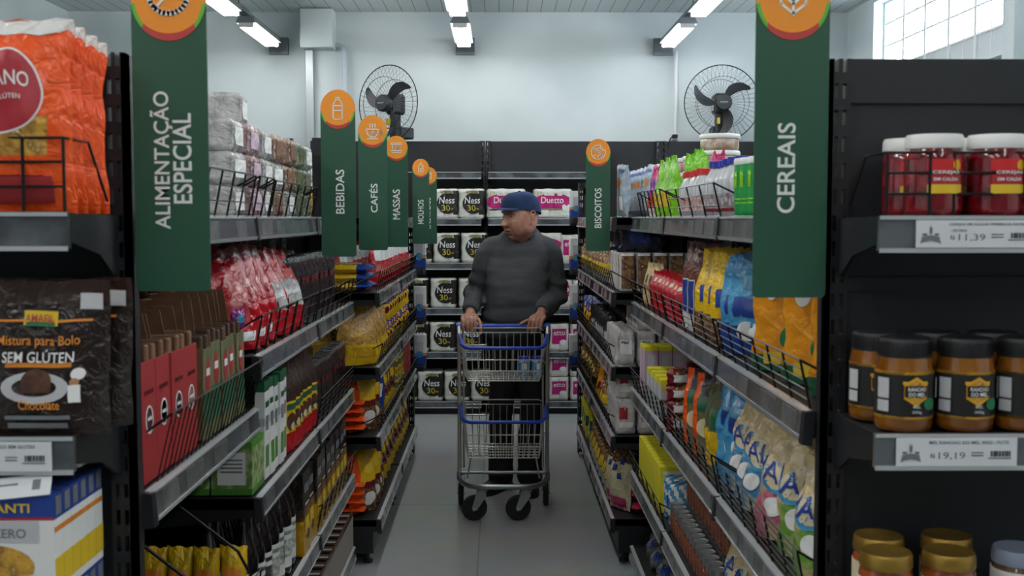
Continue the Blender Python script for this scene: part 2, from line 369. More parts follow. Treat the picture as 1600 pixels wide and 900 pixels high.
def gondola(side, y0, y1, xf, depth, shelves, label, group, base_z=.17, base_h=.11, fences=(), tags='grey', kick=True, front_post=None):
    s = side
    root = thing('gondola_shelving', label, 'shelving', (s*(xf+depth/2), (y0+y1)/2, 0), 0, group)
    ox, oy = root.location.x, root.location.y
    def X(d): return s*(xf+d)-ox           # d = depth behind the shelf's front edge
    def bx(mb, d0, d1, a, b, z0, z1, m): mb.box(min(X(d0), X(d1)), max(X(d0), X(d1)), a-oy, b-oy, z0, z1, m)
    bp = MB(); bx(bp, depth, depth+.02, y0, y1, .05, 1.5, PANEL)
    for z in (.45, .8, 1.15): bx(bp, depth-.004, depth, y0, y1, z-.004, z+.004, DARK)
    bp.build('back_panel', root)
    for yy in (y0+.015, y1-.015):
        u = MB(); xa, xb = sorted((X(depth-.03), X(depth)))
        upright(u, xa, xb, yy-oy-.014, yy-oy+.014, .02, 1.52, BLACK, 1, 'y'); u.build('upright', root)
    for k, z in enumerate([base_z]+list(shelves)):
        top = z > 1.45
        b = MB(); bx(b, .012, depth-.002, y0+.004, y1-.004, z-.028, z, DARK)
        for yy in (y0+.004, y1-.01):      # tapering side brackets
            poly = [(X(.01), z+.004), (X(.01), z-.045), (X(depth*.55), z-.075), (X(depth-.01), z-.1), (X(depth-.01), z+.004)]
            if k == 0: poly = [(X(.01), z+.004), (X(.01), z-.05), (X(depth-.01), z-.05), (X(depth-.01), z+.004)]
            b.prism([(p[0], p[1]) for p in poly], yy-oy, yy-oy+.006, BLACK, 'y')
        sh = b.build('shelf', root)
        r = MB()
        xa, xb = X(0), X(.012)
        r.prism([(X(.014), z+.004), (X(0), z-.002), (X(-.004), z-.046), (X(.006), z-.052), (X(.014), z-.05)], y0+.006-oy, y1-.006-oy, RAIL, 'y')
        r.prism([(X(.012), z+.0065), (X(-.002), z+.003), (X(-.002), z-.001), (X(.012), z+.0025)], y0+.006-oy, y1-.006-oy, RAILHI, 'y')
        r.prism([(X(-.0045), z-.044), (X(-.007), z-.044), (X(-.004), z-.053), (X(.0), z-.053)], y0+.006-oy, y1-.006-oy, RAILHI, 'y')
        r.build('price_rail', sh)
        e = MB(); e.prism([(X(.016), z+.006), (X(-.004), z+.003), (X(-.009), z-.055), (X(.01), z-.058)], y0-.008-oy, y0+.014-oy, BLACK, 'y'); e.build('rail_end_cap', sh)
        rnd = random.Random(int(z*100)+int(y0*10)+s)
        t = y0+.06
        while t < y1-.12:
            w = rnd.uniform(.07, .13)
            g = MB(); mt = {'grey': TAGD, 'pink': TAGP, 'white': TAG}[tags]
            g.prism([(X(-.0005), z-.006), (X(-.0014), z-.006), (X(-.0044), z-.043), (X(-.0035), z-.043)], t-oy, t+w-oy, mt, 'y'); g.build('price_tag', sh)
            t += rnd.uniform(.13, .26)
        for f in fences:
            if abs(f['z']-z) < .01:
                fm = fence_mb(f['y0']-oy, f['y1']-oy, X(.012), z+.005, f.get('h', .1), s, f.get('lean', .02), f.get('nv'), f.get('nh', 4), bend=f.get('bend', 0), vth=f.get('vth', .95))
                fm.build('wire_guard', sh)
    if kick:
        kb = MB(); bx(kb, .03, depth, y0+.003, y1-.003, .055, base_z-.05, BLACK); kb.build('kick_panel', root)
        for yy in (y0+.06, y1-.06):
            for d in (.06, depth-.06):
                MB().lathe([(.022, 0), (.022, .012), (.009, .016), (.009, .056)], BLACK, 10, (X(d), yy-oy, 0)).build('levelling_foot', root, 40)
    return root
MY = [1.885, 2.80, 3.72, 4.64]; FY = [4.76, 5.86, 6.96]
XN = {-1: .605, 1: .55}; XFAR = {-1: .515, 1: .485}
SN = {-1: 'left', 1: 'right'}
shel = {(-1, 0): [.5, 1.02, 1.5], (-1, 1): [.43, .79, 1.15, 1.5], (-1, 2): [.43, .79, 1.15, 1.5],
        (1, 0): [.44, .79, 1.15, 1.5], (1, 1): [.44, .79, 1.15, 1.5], (1, 2): [.44, .79, 1.15, 1.5]}
fen = {(-1, 0): [dict(z=1.02, y0=2.0, y1=2.77, h=.125, lean=.03, nv=24, nh=2, vth=.5), dict(z=.5, y0=2.0, y1=2.77, h=.12, nh=3), dict(z=1.5, y0=2.0, y1=2.77, h=.1)],
       (-1, 1): [dict(z=1.15, y0=2.82, y1=3.3, h=.1, nh=4), dict(z=1.15, y0=3.32, y1=3.7, h=.1, nh=4), dict(z=1.5, y0=2.0+.82, y1=3.0, h=.1, nv=2), dict(z=1.5, y0=3.02, y1=3.7, h=.095)],
       (-1, 2): [dict(z=1.15, y0=3.75, y1=4.6, h=.1, nh=4), dict(z=.79, y0=3.74, y1=4.6, h=.1, nh=6), dict(z=.43, y0=3.74, y1=4.6, h=.1, nh=5), dict(z=1.5, y0=3.74, y1=4.3, h=.095)],
       (1, 0): [dict(z=1.15, y0=2.0, y1=2.77, h=.09, nh=6, nv=6), dict(z=.79, y0=2.0, y1=2.77, h=.1, nh=7, nv=6)],
       (1, 1): [dict(z=1.15, y0=2.83, y1=3.7, h=.09, nh=6, nv=5), dict(z=.79, y0=2.83, y1=3.7, h=.1, nh=6, nv=7), dict(z=1.5, y0=2.84, y1=3.66, h=.085, nv=4)],
       (1, 2): [dict(z=1.15, y0=3.74, y1=4.6, h=.09, nh=4, nv=6), dict(z=.79, y0=3.74, y1=4.6, h=.09, nh=6, nv=7), dict(z=.44, y0=3.74, y1=4.6, h=.09, nh=4, nv=5), dict(z=1.5, y0=3.8, y1=4.4, h=.095, nv=6, nh=6)]}
modn = ['nearest the camera', 'in the middle of the near run', 'at the far end of the near run']
for s in (-1, 1):
    for k in range(3):
        gondola(s, MY[k] if k else {-1: 1.925, 1: 1.985}[s], MY[k+1], XN[s], .47, shel[(s, k)], 'black gondola unit %s, %s side of the aisle' % (modn[k], SN[s]), 'gondola units of the near run', fences=fen[(s, k)], base_z=.12, kick=True)
    for k in range(2):
        f = [dict(z=1.18, y0=FY[k]+.03, y1=FY[k+1]-.1, h=.09, nv=10), dict(z=.86, y0=FY[k]+.1, y1=FY[k+1]-.05, h=.09, nv=10), dict(z=.56, y0=FY[k]+.1, y1=FY[k+1]-.05, h=.08, nv=10)]
        gondola(s, FY[k], FY[k+1], XFAR[s], .5, [.56, .86, 1.18, 1.5], 'black gondola unit of the far run %s the cart, %s side' % (('beside', 'beyond')[k], SN[s]), 'gondola units of the far run', base_z=.2, fences=f, tags='pink' if s == 1 else 'grey')
# diagonal basket dividers on the low left shelf
for k, y in enumerate((2.08, 2.36, 2.66)):
    m = MB().tube([(-.60, y, .505), (-.60, y, .64), (-.63, y, .70), (-.96, y, .96), (-1.0, y, .94), (-1.0, y, .505)], .004, WIRE, 6)
    tag(m.build('wire_divider'), 'sloping black wire divider on the low left shelf, %s from the camera' % ORD[k], 'divider', 'wire dividers on the low left shelf')
# ---------------------------------------------------------------- end caps facing the camera
def price_card(root, x0, x1, y, z0, z1, lines, price, parent):
    c = MB().box(x0, x1, y-.0015, y, z0, z1, TAG); card = c.build('price_tag', parent)
    w = x1-x0; h = z1-z0; t = MB(); yy = y-.0022
    flat_text(t, lines[0], x0+w*.27+w*.66*lines[2]/2, z1-h*.16, w*.66*lines[2], h*.12, yy, INKG, bold=.02)
    if lines[1]: flat_text(t, lines[1], x0+w*.35, z1-h*.38, w*.13, h*.10, yy, INKG, bold=.02)
    flat_text(t, 'R$', x0+w*.30, z0+h*.36, w*.035, h*.17, yy, INKG, bold=.02)
    flat_text(t, price, x0+w*.46, z0+h*.36, w*.22, h*.27, yy, INKG, bold=.0)
    rn = random.Random(3); x = x0+w*.78
    while x < x0+w*.94:
        b = w*rn.choice((.004, .007, .011)); t.box(x, x+b, yy-.0003, yy, z0+h*.34, z0+h*.54, INK); x += b+w*rn.choice((.004, .008))
    t.box(x0+w*.76, x0+w*.95, yy-.0003, yy, z0+h*.26, z0+h*.3, INKG)
    for q in (0.0, .1): t.box(x0+w*.62, x0+w*.72, yy-.0003, yy, z0+h*(.36+q), z0+h*(.40+q), TAGD)
    # shop emblem: small figure above a ribbon
    ex = x0+w*.12; t.lathe([(.0001, 0), (h*.05, .0004)], INKG, 10, (ex, yy, z0+h*.8))
    t.box(ex-h*.05, ex+h*.05, yy-.0003, yy, z0+h*.5, z0+h*.74, INKG)
    t.box(ex-h*.3, ex-h*.14, yy-.0003, yy, z0+h*.44, z0+h*.52, TAGD); t.box(ex+h*.14, ex+h*.3, yy-.0003, yy, z0+h*.44, z0+h*.52, TAGD)
    t.prism([(ex-w*.085, z0+h*.14), (ex-w*.07, z0+h*.4), (ex, z0+h*.46), (ex+w*.07, z0+h*.4), (ex+w*.085, z0+h*.14), (ex+w*.06, z0+h*.2), (ex, z0+h*.25), (ex-w*.06, z0+h*.2)], yy-.0003, yy, INKG, 'y')
    t.build('lettering', card)
def endcap(side, y, xe, width, shelves, label, facing=-1, top=1.772, depth=.21, name='end_cap_shelving', out=0):
    # facing -1: towards the camera; xe = outer edge next to the aisle
    s = side; root = thing(name, label, 'shelving', (s*(xe+width/2), y, 0), 0)
    ox = root.location.x
    def X(d): return s*(xe+d)-ox
    def bx(mb, d0, d1, a, b, z0, z1, m): mb.box(min(X(d0), X(d1)), max(X(d0), X(d1)), min(a*facing*-1, b*facing*-1), max(a*facing*-1, b*facing*-1), z0, z1, m)
    p = MB(); bx(p, .036, width-.036, .012, .024, .1, top-.03, PANEL); bx(p, .036, width-.036, .004, .024, top-.075, top, PANEL)
    for z in (.42, .78, 1.395): bx(p, .036, width-.036, .004, .013, z-.02, z+.003, PANEL)
    p.build('back_panel', root)
    for d in (0, width-.036):
        u = MB(); xa, xb = sorted((X(d), X(d+.036))); upright(u, xa, xb, -.0, .03, .02, top, BLACK, 2, 'x', .045, .026); bx(u, d if d == 0 else d+.03, d+.006 if d == 0 else d+.036, .0, .055, .02, top, BLACK); u.build('upright', root)
    for k, z in enumerate(shelves):
        b = MB(); bx(b, .02-out, width-.02, -depth+.012, -.04 if out else 0, z-.03, z, DARK)
        for d in (.018, width-.024):
            xa, xb = sorted((X(d), X(d+.006)))
            q = [(-depth+.01, z+.003), (-depth+.01, z-.04), (-.08, z-.062), (-.02, z-.095), (.004, z-.1), (.004, z-.0)]
            b.prism([(p_[0]*-facing, p_[1]) for p_ in q], xa, xb, BLACK, 'x')
        sh = b.build('shelf', root)
        r = MB(); bx(r, .018-out, width-.018, -depth, -depth+.012, z-.05, z+.003, RAIL); bx(r, .018, width-.018, -depth-.003, -depth, z-.002, z+.004, RAILHI); bx(r, .018, width-.018, -depth-.004, -depth, z-.053, z-.046, RAILHI)
        r.build('price_rail', sh)
    bs = MB(); bx(bs, .03, width-.03, -depth+.02, .02, .03, .1, BLACK); bs.build('kick_panel', root)
    return root
EL = endcap(-1, 1.865, .616, 1.0, [.78, 1.172, 1.505], 'black end shelving at left edge, with orange bags and boxes')
ER = endcap(1, 1.925, .566, 1.0, [.84, 1.162, 1.5], 'black end shelving at right edge, with jars')
def sub(root, name): return [c for c in root.children if c.name.split('.')[0] == name]
shR = sub(ER, 'shelf'); shL = sub(EL, 'shelf')
def lx(root, x): return x-root.location.x
a = at(1430, 343, 1.715); b = at(1618, 385, 1.715)
price_card(ER, lx(ER, a.x), lx(ER, b.x), -.2135, 1.455, 1.497, ('CEREJAS EM CALDA VERMELHA PATRINI', '- PATRINI', 1.0), '11,39', shR[2])
a = at(1399, 690, 1.715); b = at(1586, 737, 1.715)
price_card(ER, lx(ER, a.x), lx(ER, b.x), -.2135, 1.116, 1.16, ('MEL RANCHO DO MEL 300G - POTE', '', 1.0), '19,19', shR[1])
b = at(82, 688, 1.655)
price_card(EL, lx(EL, b.x-.18), lx(EL, b.x), -.2135, 1.125, 1.169, ('MISTURA PARA BOLO SEM GLUTEN', '', .9), '16,49', shL[1])
# wire guards on the end caps
def endfence(root, sh, xa, xb, z, h, y, cols):
    m = MB()
    for t in (0, .35, .68, 1): m.tube([(xa, y, z+h*t), (xb, y, z+h*t)], .0022, WIRE, 6)
    for c in cols: m.tube([(c, y-.001, z), (c, y-.001, z+h)], .0026, WIRE, 6)
    m.tube([(xa, y, z+h), (xa, y+.1, z+h), (xa, y+.18, z+.02)], .0022, WIRE, 6)
    m.tube([(xb, y, z+h), (xb, y+.1, z+h), (xb, y+.18, z+.02)], .0022, WIRE, 6)
    m.build('wire_guard', sh)
xa = at(1384, 300, 1.725).x; xs = [xa]+[at(x, 300, 1.725).x for x in (1451, 1489, 1600, 1700)]
endfence(ER, shR[2], lx(ER, xa), lx(ER, xs[-1]), 1.503, .098, -.203, [lx(ER, x) for x in xs])
xb = at(100, 300, 1.66).x; xs = [xb]+[at(x, 300, 1.66).x for x in (36, -90, -200)]
endfence(EL, shL[2], lx(EL, xs[-1]), lx(EL, xb), 1.508, .11, -.203, [lx(EL, x) for x in xs])
# far end caps, seen edge on, facing the back of the shop
endcap(-1, 7.02, .535, 1.0, [.56, .86, 1.18, 1.5], 'black slotted end shelving at the far left end of the aisle', 1, 1.72, .3, out=.075)
endcap(1, 7.02, .495, 1.0, [.56, .86, 1.18, 1.5], 'black slotted end shelving at the far right end of the aisle', 1, 1.72, .3, out=.055)
# ---------------------------------------------------------------- back wall shelving
def wallunit(x0, x1, label, zs=(.1, .48, .815, 1.16, 1.495, 1.85), top=2.11):
    yb = 8.98; yf = 8.5; root = thing('wall_shelving', label, 'shelving', ((x0+x1)/2, yb, 0), 0, 'wall shelving along the back'); ox = (x0+x1)/2
    w = x1-x0
    MB().box(-w/2+.02, w/2-.02, -.03, 0, .05, top, PANEL).box(-w/2+.02, w/2-.02, -.036, -.03, 1.86, 1.875, DARK).build('back_panel', root)
    for x in (-w/2, w/2-.04):
        u = MB(); upright(u, x, x+.04, -.07, -.03, .0, top, BLACK, 1, 'x', .05, .028); u.build('upright', root)
    for z in zs:
        d = yf-yb if z < 1.8 else -.4
        b = MB().box(-w/2+.03, w/2-.03, d+.01, -.07, z-.03, z, DARK)
        for x in (-w/2+.022, w/2-.028): b.prism([(d+.01, z), (d+.01, z-.045), (-.3, z-.07), (-.07, z-.09), (-.07, z)], x, x+.006, BLACK, 'x')
        sh = b.build('shelf', root)
        MB().box(-w/2+.025, w/2-.025, d-.002, d+.012, z-.048, z+.003, RAIL).box(-w/2+.025, w/2-.025, d-.006, d-.002, z-.05, z-.042, RAILHI).box(-w/2+.025, w/2-.025, d-.006, d-.002, z-.003, z+.003, RAILHI).build('price_rail', sh)
    MB().box(-w/2+.03, w/2-.03, yf-yb+.05, -.03, 0, .07, BLACK).build('kick_panel', root)
    return root
wallunit(-1.49, -.112, 'dark wall shelving behind the man, left of the slotted post')
wallunit(-.108, 1.28, 'dark wall shelving behind the man, right of the slotted post')
wallunit(1.285, 2.66, 'dark wall shelving at the back behind the right shelves')
wallunit(-3.1, -1.63, 'dark wall shelving at the back behind the left shelves', top=2.13)
# ---------------------------------------------------------------- hanging aisle signs
def circ(cx, cz, r, n=20, a0=0, a1=2*pi): return [(cx+r*cos(a0+(a1-a0)*i/n), cz+r*sin(a0+(a1-a0)*i/n)) for i in range(n+(0 if a1-a0 >= 2*pi-1e-6 else 1))]
def icon(mb, kind, R, y, m):
    w = R*.065; S_ = lambda p, c=False: mb.stroke([(x*R, z*R) for x, z in p], w, y, m, c)
    if kind == 'bottle':
        S_([(-.1, .62), (.1, .62), (.1, .5), (-.1, .5)], True); S_([(-.1, .5), (-.26, .25), (-.26, -.55), (-.18, -.62), (.18, -.62), (.26, -.55), (.26, .25), (.1, .5)]); S_([(-.26, .15), (.26, .15)]); S_([(-.26, -.12), (.26, -.12)])
    if kind == 'cup':
        S_([(-.42, .12), (.42, .12), (.36, -.2), (.18, -.42), (-.18, -.42), (-.36, -.2)], True); S_(circ(.5, -.08, .16, 10, -1.6, 1.9)); S_([(-.36, -.54), (.36, -.54)]); S_(circ(0, -.12, .13, 12), True); S_([(-.06, -.2), (.06, -.04)])
        for x in (-.18, 0, .18): S_([(x, .25), (x, .48)])
    if kind == 'pasta':
        S_([(-.5, .42), (.5, .42)]); S_([(-.5, .3), (.5, .3)]); S_([(-.36, .3), (-.36, -.1)]); S_(circ(.08, -.12, .24, 10, 0, pi)); S_([(-.45, -.25), (.5, -.25)]); S_([(-.36, -.42), (.4, -.42)])
        S_([(-.5, .36), (-.36, .42)]); S_(circ(.08, -.12, .12, 8, 0, pi))
    if kind == 'sauce':
        S_([(-.28, -.5), (-.28, .2), (0, .45), (.28, .2), (.28, -.5)], True); S_([(-.28, -.1), (.28, -.1)]); S_([(-.1, .5), (.1, .62)]); S_(circ(0, -.3, .1, 8), True)
    if kind == 'can':
        S_([(-.3, .4), (.3, .4), (.3, -.4), (-.3, -.4)], True); S_([(-.3, .2), (.3, .2)]); S_([(-.3, -.2), (.3, -.2)])
    if kind == 'cookie':
        S_(circ(0, 0, .58, 18, radians(70), radians(380))); S_([(.2, .54), (.16, .32), (.34, .3), (.36, .14), (.55, .2)])
        for x, z in ((-.25, .2), (.25, -.25), (.05, .05)): S_(circ(x, z, .1, 8), True)
        for x, z in ((-.3, -.25), (0, -.3), (-.02, .3)): S_([(x-.08, z-.06), (x+.08, z+.06)])
    if kind == 'wheat':
        S_([(0, -.5), (0, .75)])
        for z in (-.45, -.1, .25): S_([(0, z), (.34, z+.25), (.34, z+.55), (0, z+.25)]); S_([(0, z), (-.34, z+.25), (-.34, z+.55), (0, z+.25)])
    if kind == 'ring': mb.stroke([(x, z) for x, z in circ(0, .08*R, R*.52, 28)], R*.13, y, m, True); S_([(-.36, -.3), (.36, .45)])
def sign(words, px0, px1, pt, pb, Y, kind, label, post_side, txt, post=True):
    c0 = at(px0, pb, Y); c1 = at(px1, pb, Y); ct = at((px0+px1)/2, pt, Y)
    w = c1.x-c0.x; h = ct.z-c0.z; cx = (c0.x+c1.x)/2
    root = thing('aisle_sign', label, 'sign', (cx, Y, c0.z), 0, 'green aisle signs')
    rz = w*.56; rx = w*.5
    pz = h-rz
    pts = []
    rr = w*.07
    for (x, z, a) in ((-w/2+rr, rr, pi), (w/2-rr, rr, 1.5*pi)):
        pts += [(x+rr*cos(a+i*pi/8), z+rr*sin(a+i*pi/8)) for i in range(5)]
    pts += [(rx*cos(t), pz+rz*sin(t)) for t in [pi*i/24 for i in range(25)]]
    MB().prism(pts, -.0015, .0015, GREEN, 'y').build('sign_board', root)
    d = MB()
    d.prism([(rx*.995*cos(t), pz+rz*.995*sin(t)) for t in [2*pi*i/40 for i in range(40)]], -.0022, -.0016, ORANGE, 'y')
    def arc(a0, a1, m, yy):
        o = [(rx*.995*cos(a0+(a1-a0)*i/12), pz+rz*.995*sin(a0+(a1-a0)*i/12)) for i in range(13)]
        inn = [(rx*.995*cos(t)*.97, pz+rz*(.82*sin(t))) if m is SIGNR else (rx*.9*cos(t), pz+rz*.9*sin(t)) for t in [a0+(a1-a0)*i/12 for i in range(12, -1, -1)]]
        for i in range(12): d.prism([o[i], o[i+1], inn[11-i], inn[12-i]], yy-.0005, yy, m, 'y')
    arc(pi*1.04, pi*1.26, SIGNG, -.0023); arc(pi*1.74, pi*1.96, SIGNG, -.0023); arc(pi*1.25, pi*1.75, SIGNR, -.0024)
    disc = d.build('sign_disc', root)
    ic = MB(); icon(ic, kind, w*.5, -.0024, SIGNW)
    ic.build('pictogram', disc, loc=(0, 0, pz+w*.02))
    t = MB()
    for st, x0, x1, y0, y1 in txt:
        a = at(x0, y1, Y); b = at(x1, y0, Y)
        flat_text(t, st, (a.x+b.x)/2-cx, (a.z+b.z)/2-c0.z, b.z-a.z, b.x-a.x, -.0021, SIGNW, vert=True, bold=.012)
    t.build('lettering', root)
    if post:
        x = w/2 if post_side > 0 else -w/2
        za, zb = 1.505-c0.z, 1.765-c0.z
        p = MB(); upright(p, min(x, x+post_side*.03), max(x, x+post_side*.03), .006, .03, za, zb, BLACK, 1, 'x', .045, .0)
        p.box(x-.012, x+.012, .0016, .007, za+.03, za+.06, BLACK).box(x-.012, x+.012, .0016, .007, zb-.06, zb-.03, BLACK)
        p.build('sign_bracket', root)
    return root
sign('', 214, 330, -69, 455, 1.84, 'ring', 'large green sign lettered ALIMENTACAO ESPECIAL beside the near left end shelving', -1, [('ALIMENTAÇÃO', 238, 269, 143, 358), ('ESPECIAL', 272, 299, 177, 318)], post=False)
sign('', 1175, 1289, -69, 465, 1.9, 'wheat', 'large green sign lettered CEREAIS beside the near right end shelving', 1, [('CEREAIS', 1213, 1243, 192, 333)], post=False)
sign('', 503, 557, 140, 401, 3.72, 'bottle', 'green sign lettered BEBIDAS with a bottle on its orange disc', -1, [('BEBIDAS', 525, 538, 265, 334)])
sign('', 561, 606, 180, 391, 4.66, 'cup', 'green sign lettered CAFES with a steaming cup on its disc', -1, [('CAFÉS', 577, 590, 287, 332)])
sign('', 603, 638, 212, 386, 4.95, 'pasta', 'green sign lettered MASSAS with pasta on its disc', -1, [('MASSAS', 614, 625, 296, 343)])
sign('', 645, 671, 248, 381, 6.55, 'sauce', 'green sign lettered MOLHOS at the far left end of the aisle', -1, [('MOLHOS', 653, 662, 312, 350)])
sign('', 658, 683, 261, 381, 6.9, 'can', 'green sign half hidden behind the MOLHOS sign', -1, [('ENLATADOS', 665, 673, 309, 357)])
sign('', 915, 953, 217, 392, 4.83, 'cookie', 'green sign lettered BISCOITOS with a bitten cookie on its disc', 1, [('BISCOITOS', 929, 940, 294, 356)])
# ---------------------------------------------------------------- packaging builders
def bagF(w, h, d, style, seed=0, cr=.004, wav=.006):
    so = seed*7.31
    def F(u, v, s):
        if style == 'pillow':
            t = max(0, sin(pi*min(1, max(0, (v-.04)/.92))))**.45 if .04 < v < .96 else 0; wp = 1-.06*sin(pi*v); p = 2.6
        elif style == 'standup':
            t = (1-max(0, (v-.12)/.80)**1.5) if v < .92 else 0; t = max(t, 0); t *= min(1, .82+v*1.8); wp = .97+.03*v; p = 2.4
        elif style == 'gusset':
            t = 1. if v < .6 else max(0, 1-((v-.6)/.33)**1.15); wp = 1. if v < .6 else 1-.12*((v-.6)/.4); p = 6
        elif style == 'peak':       # filled bag gathered to a narrow crumpled top
            t = min(1, .8+v*1.6) if v < .45 else max(.06, 1-((v-.45)/.5)**.9); wp = 1. if v < .5 else 1-.42*((v-.5)/.5)**1.2; p = 2.4
        elif style == 'brick':
            t = 1. if .03 < v < .95 else .86; wp = 1. if .03 < v < .95 else .93; p = 14
        elif style == 'rolls':      # two paper rolls side by side in film
            t = (.86+.14*abs(cos(pi*u*1.0+pi/2))**.6); t *= 1. if .04 < v < .96 else .9; wp = 1. if .04 < v < .96 else .95; p = 12
        else: t = 1; wp = 1; p = 8
        e = max(0, 1-abs(u)**p)**.5
        x = u*w/2*wp; z = v*h; y = s*d/2*t*e
        n = noise.noise(Vector((u*2.3+so, v*3.1, s*1.7+so))); n2 = noise.noise(Vector((u*5+so, v*7+so, s*3)))
        en = min(1, e*1.2)
        y += (n*1.0+n2*.6)*cr*en
        x += noise.noise(Vector((v*5+so, so, s*.0)))*cr*1.2*(1 if style not in ('brick',) else .3)
        z += noise.noise(Vector((u*2.5+so, 3.3, so)))*wav*v
        return (x, y, z)
    return F
def bag_mb(F, zone, nu=12, nv=14, vlist=None):
    mb = MB(); vs = []; fs = []; ms = []
    vl = vlist or [i/nv for i in range(nv+1)]; nv = len(vl)-1
    def idx(s, i, j): return (0 if s < 0 else 1)*(nu+1)*(nv+1)+j*(nu+1)+i
    for s in (-1, 1):
        for v in vl:
            for i in range(nu+1):
                u = -1+2*i/nu; u = math.copysign(abs(u)**.8, u); vs.append(F(u, v, s))
    for s in (-1, 1):
        for j in range(nv):
            for i in range(nu):
                fs.append((idx(s, i, j), idx(s, i+1, j), idx(s, i+1, j+1), idx(s, i, j+1)))
                ms.append(zone(-1+2*(i+.5)/nu, (vl[j]+vl[j+1])/2, s))
    for j in (0, nv):
        for i in range(nu):
            fs.append((idx(-1, i, j), idx(-1, i+1, j), idx(1, i+1, j), idx(1, i, j))); ms.append(zone(-1+2*(i+.5)/nu, .01 if j == 0 else .99, 0))
    mb.add(vs, fs, ms)
    return mb
def project(F, w, h, pts, eps, side=-1):
    out = []
    for x, z in pts:
        p = F(max(-1, min(1, x/(w/2))), max(0, min(1, z/h)), side); out.append((p[0], p[1]+side*eps, p[2]))
    return out
def decal(mb, F, w, h, kind, cx, cz, rx, rz, m, eps, side=-1, rot=0.):
    if kind == 'disc':
        N, R = (44, 9) if rx > .06 else (20, 4); pts = [(cx, cz)]
        for r in range(1, R+1):
            for k in range(N): pts.append((cx+rx*r/R*cos(2*pi*k/N), cz+rz*r/R*sin(2*pi*k/N)))
        fs = [(0, 1+k, 1+(k+1) % N) for k in range(N)]
        for r in range(R-1):
            for k in range(N): a = 1+r*N+k; b = 1+r*N+(k+1) % N; fs.append((a, a+N, b+N, b))
    else:
        n = 6; pts = []; fs = []
        for j in range(n+1):
            for i in range(n+1):
                a = (-1+2*i/n)*rx; b = (-1+2*j/n)*rz; pts.append((cx+a*cos(rot)-b*sin(rot), cz+a*sin(rot)+b*cos(rot)))
        for j in range(n):
            for i in range(n): a = j*(n+1)+i; fs.append((a, a+1, a+n+2, a+n+1))
    mb.add(project(F, w, h, pts, eps, side), fs, m)
def decal_text(mb, F, w, h, st, cx, cz, tw, th, m, eps, side=-1, bold=.02, rot=0.):
    vs, fs, ar = text2d(st, bold)
    bm = bmesh.new(); bv = [bm.verts.new((p*tw, q*th, 0)) for p, q in vs]
    for f in fs:
        try: bm.faces.new([bv[i] for i in f])
        except ValueError: pass
    bmesh.ops.triangulate(bm, faces=bm.faces)
    for _ in range(2):
        le = [e for e in bm.edges if e.calc_length() > .011]
        if le: bmesh.ops.subdivide_edges(bm, edges=le, cuts=1); bmesh.ops.triangulate(bm, faces=bm.faces)
    bm.verts.index_update(); vs = [(v.co.x/tw, v.co.y/th) for v in bm.verts]; fs = [tuple(v.index for v in f.verts) for f in bm.faces]; bm.free()
    pts = [(cx+p*tw*cos(rot)-q*th*sin(rot), cz+p*tw*sin(rot)+q*th*cos(rot)) for p, q in vs]
    mb.add(project(F, w, h, pts, eps, side), fs, m)
def foil_note(): pass
def bag(name, w, h, d, style, zone, decs=(), texts=(), seed=0, cr=.004, wav=.006, nu=12, nv=14, seal=None, both=False, eps=.0015):
    """root > pack_body, printed_label > lettering, top_seal"""
    F = bagF(w, h, d, style, seed, cr, wav)
    root = thing(name)
    if not callable(zone): zm = zone; zone = lambda u, v, s: zm
    bag_mb(F, zone, nu, nv).build('pack_body', root, 50)
    if decs:
        mb = MB()
        for k, dc in enumerate(decs):
            for sd in ((-1, 1) if both else (-1,)): decal(mb, F, w, h, dc[0], dc[1], dc[2], dc[3], dc[4], dc[5], eps+k*.0004, sd, dc[6] if len(dc) > 6 else 0)
        lab = mb.build('printed_label', root, 50)
    if texts:
        mb = MB()
        for t in texts: decal_text(mb, F, w, h, t[0], t[1], t[2], t[3], t[4], t[5], eps+len(decs)*.0004+.0006, bold=.008, rot=t[6] if len(t) > 6 else 0)
        mb.build('lettering', lab if decs else root)
    if seal:
        mb = MB(); P = []
        for s_, off in ((-1, -.0012), (1, .0012)):
            for vv in (.925, 1.0):
                for i in range(9): p = F(-1+i/4, vv, s_); P.append((p[0], p[1]+off, p[2]+(.001 if vv == 1 else 0)))
        fs = []
        for s_ in (0, 18):
            for i in range(8): fs.append((s_+i, s_+i+1, s_+i+10, s_+i+9))
        for i in range(8): fs.append((9+i, 10+i, 28+i, 27+i))
        mb.add(P, fs, seal); mb.build('top_seal', root)
    return root
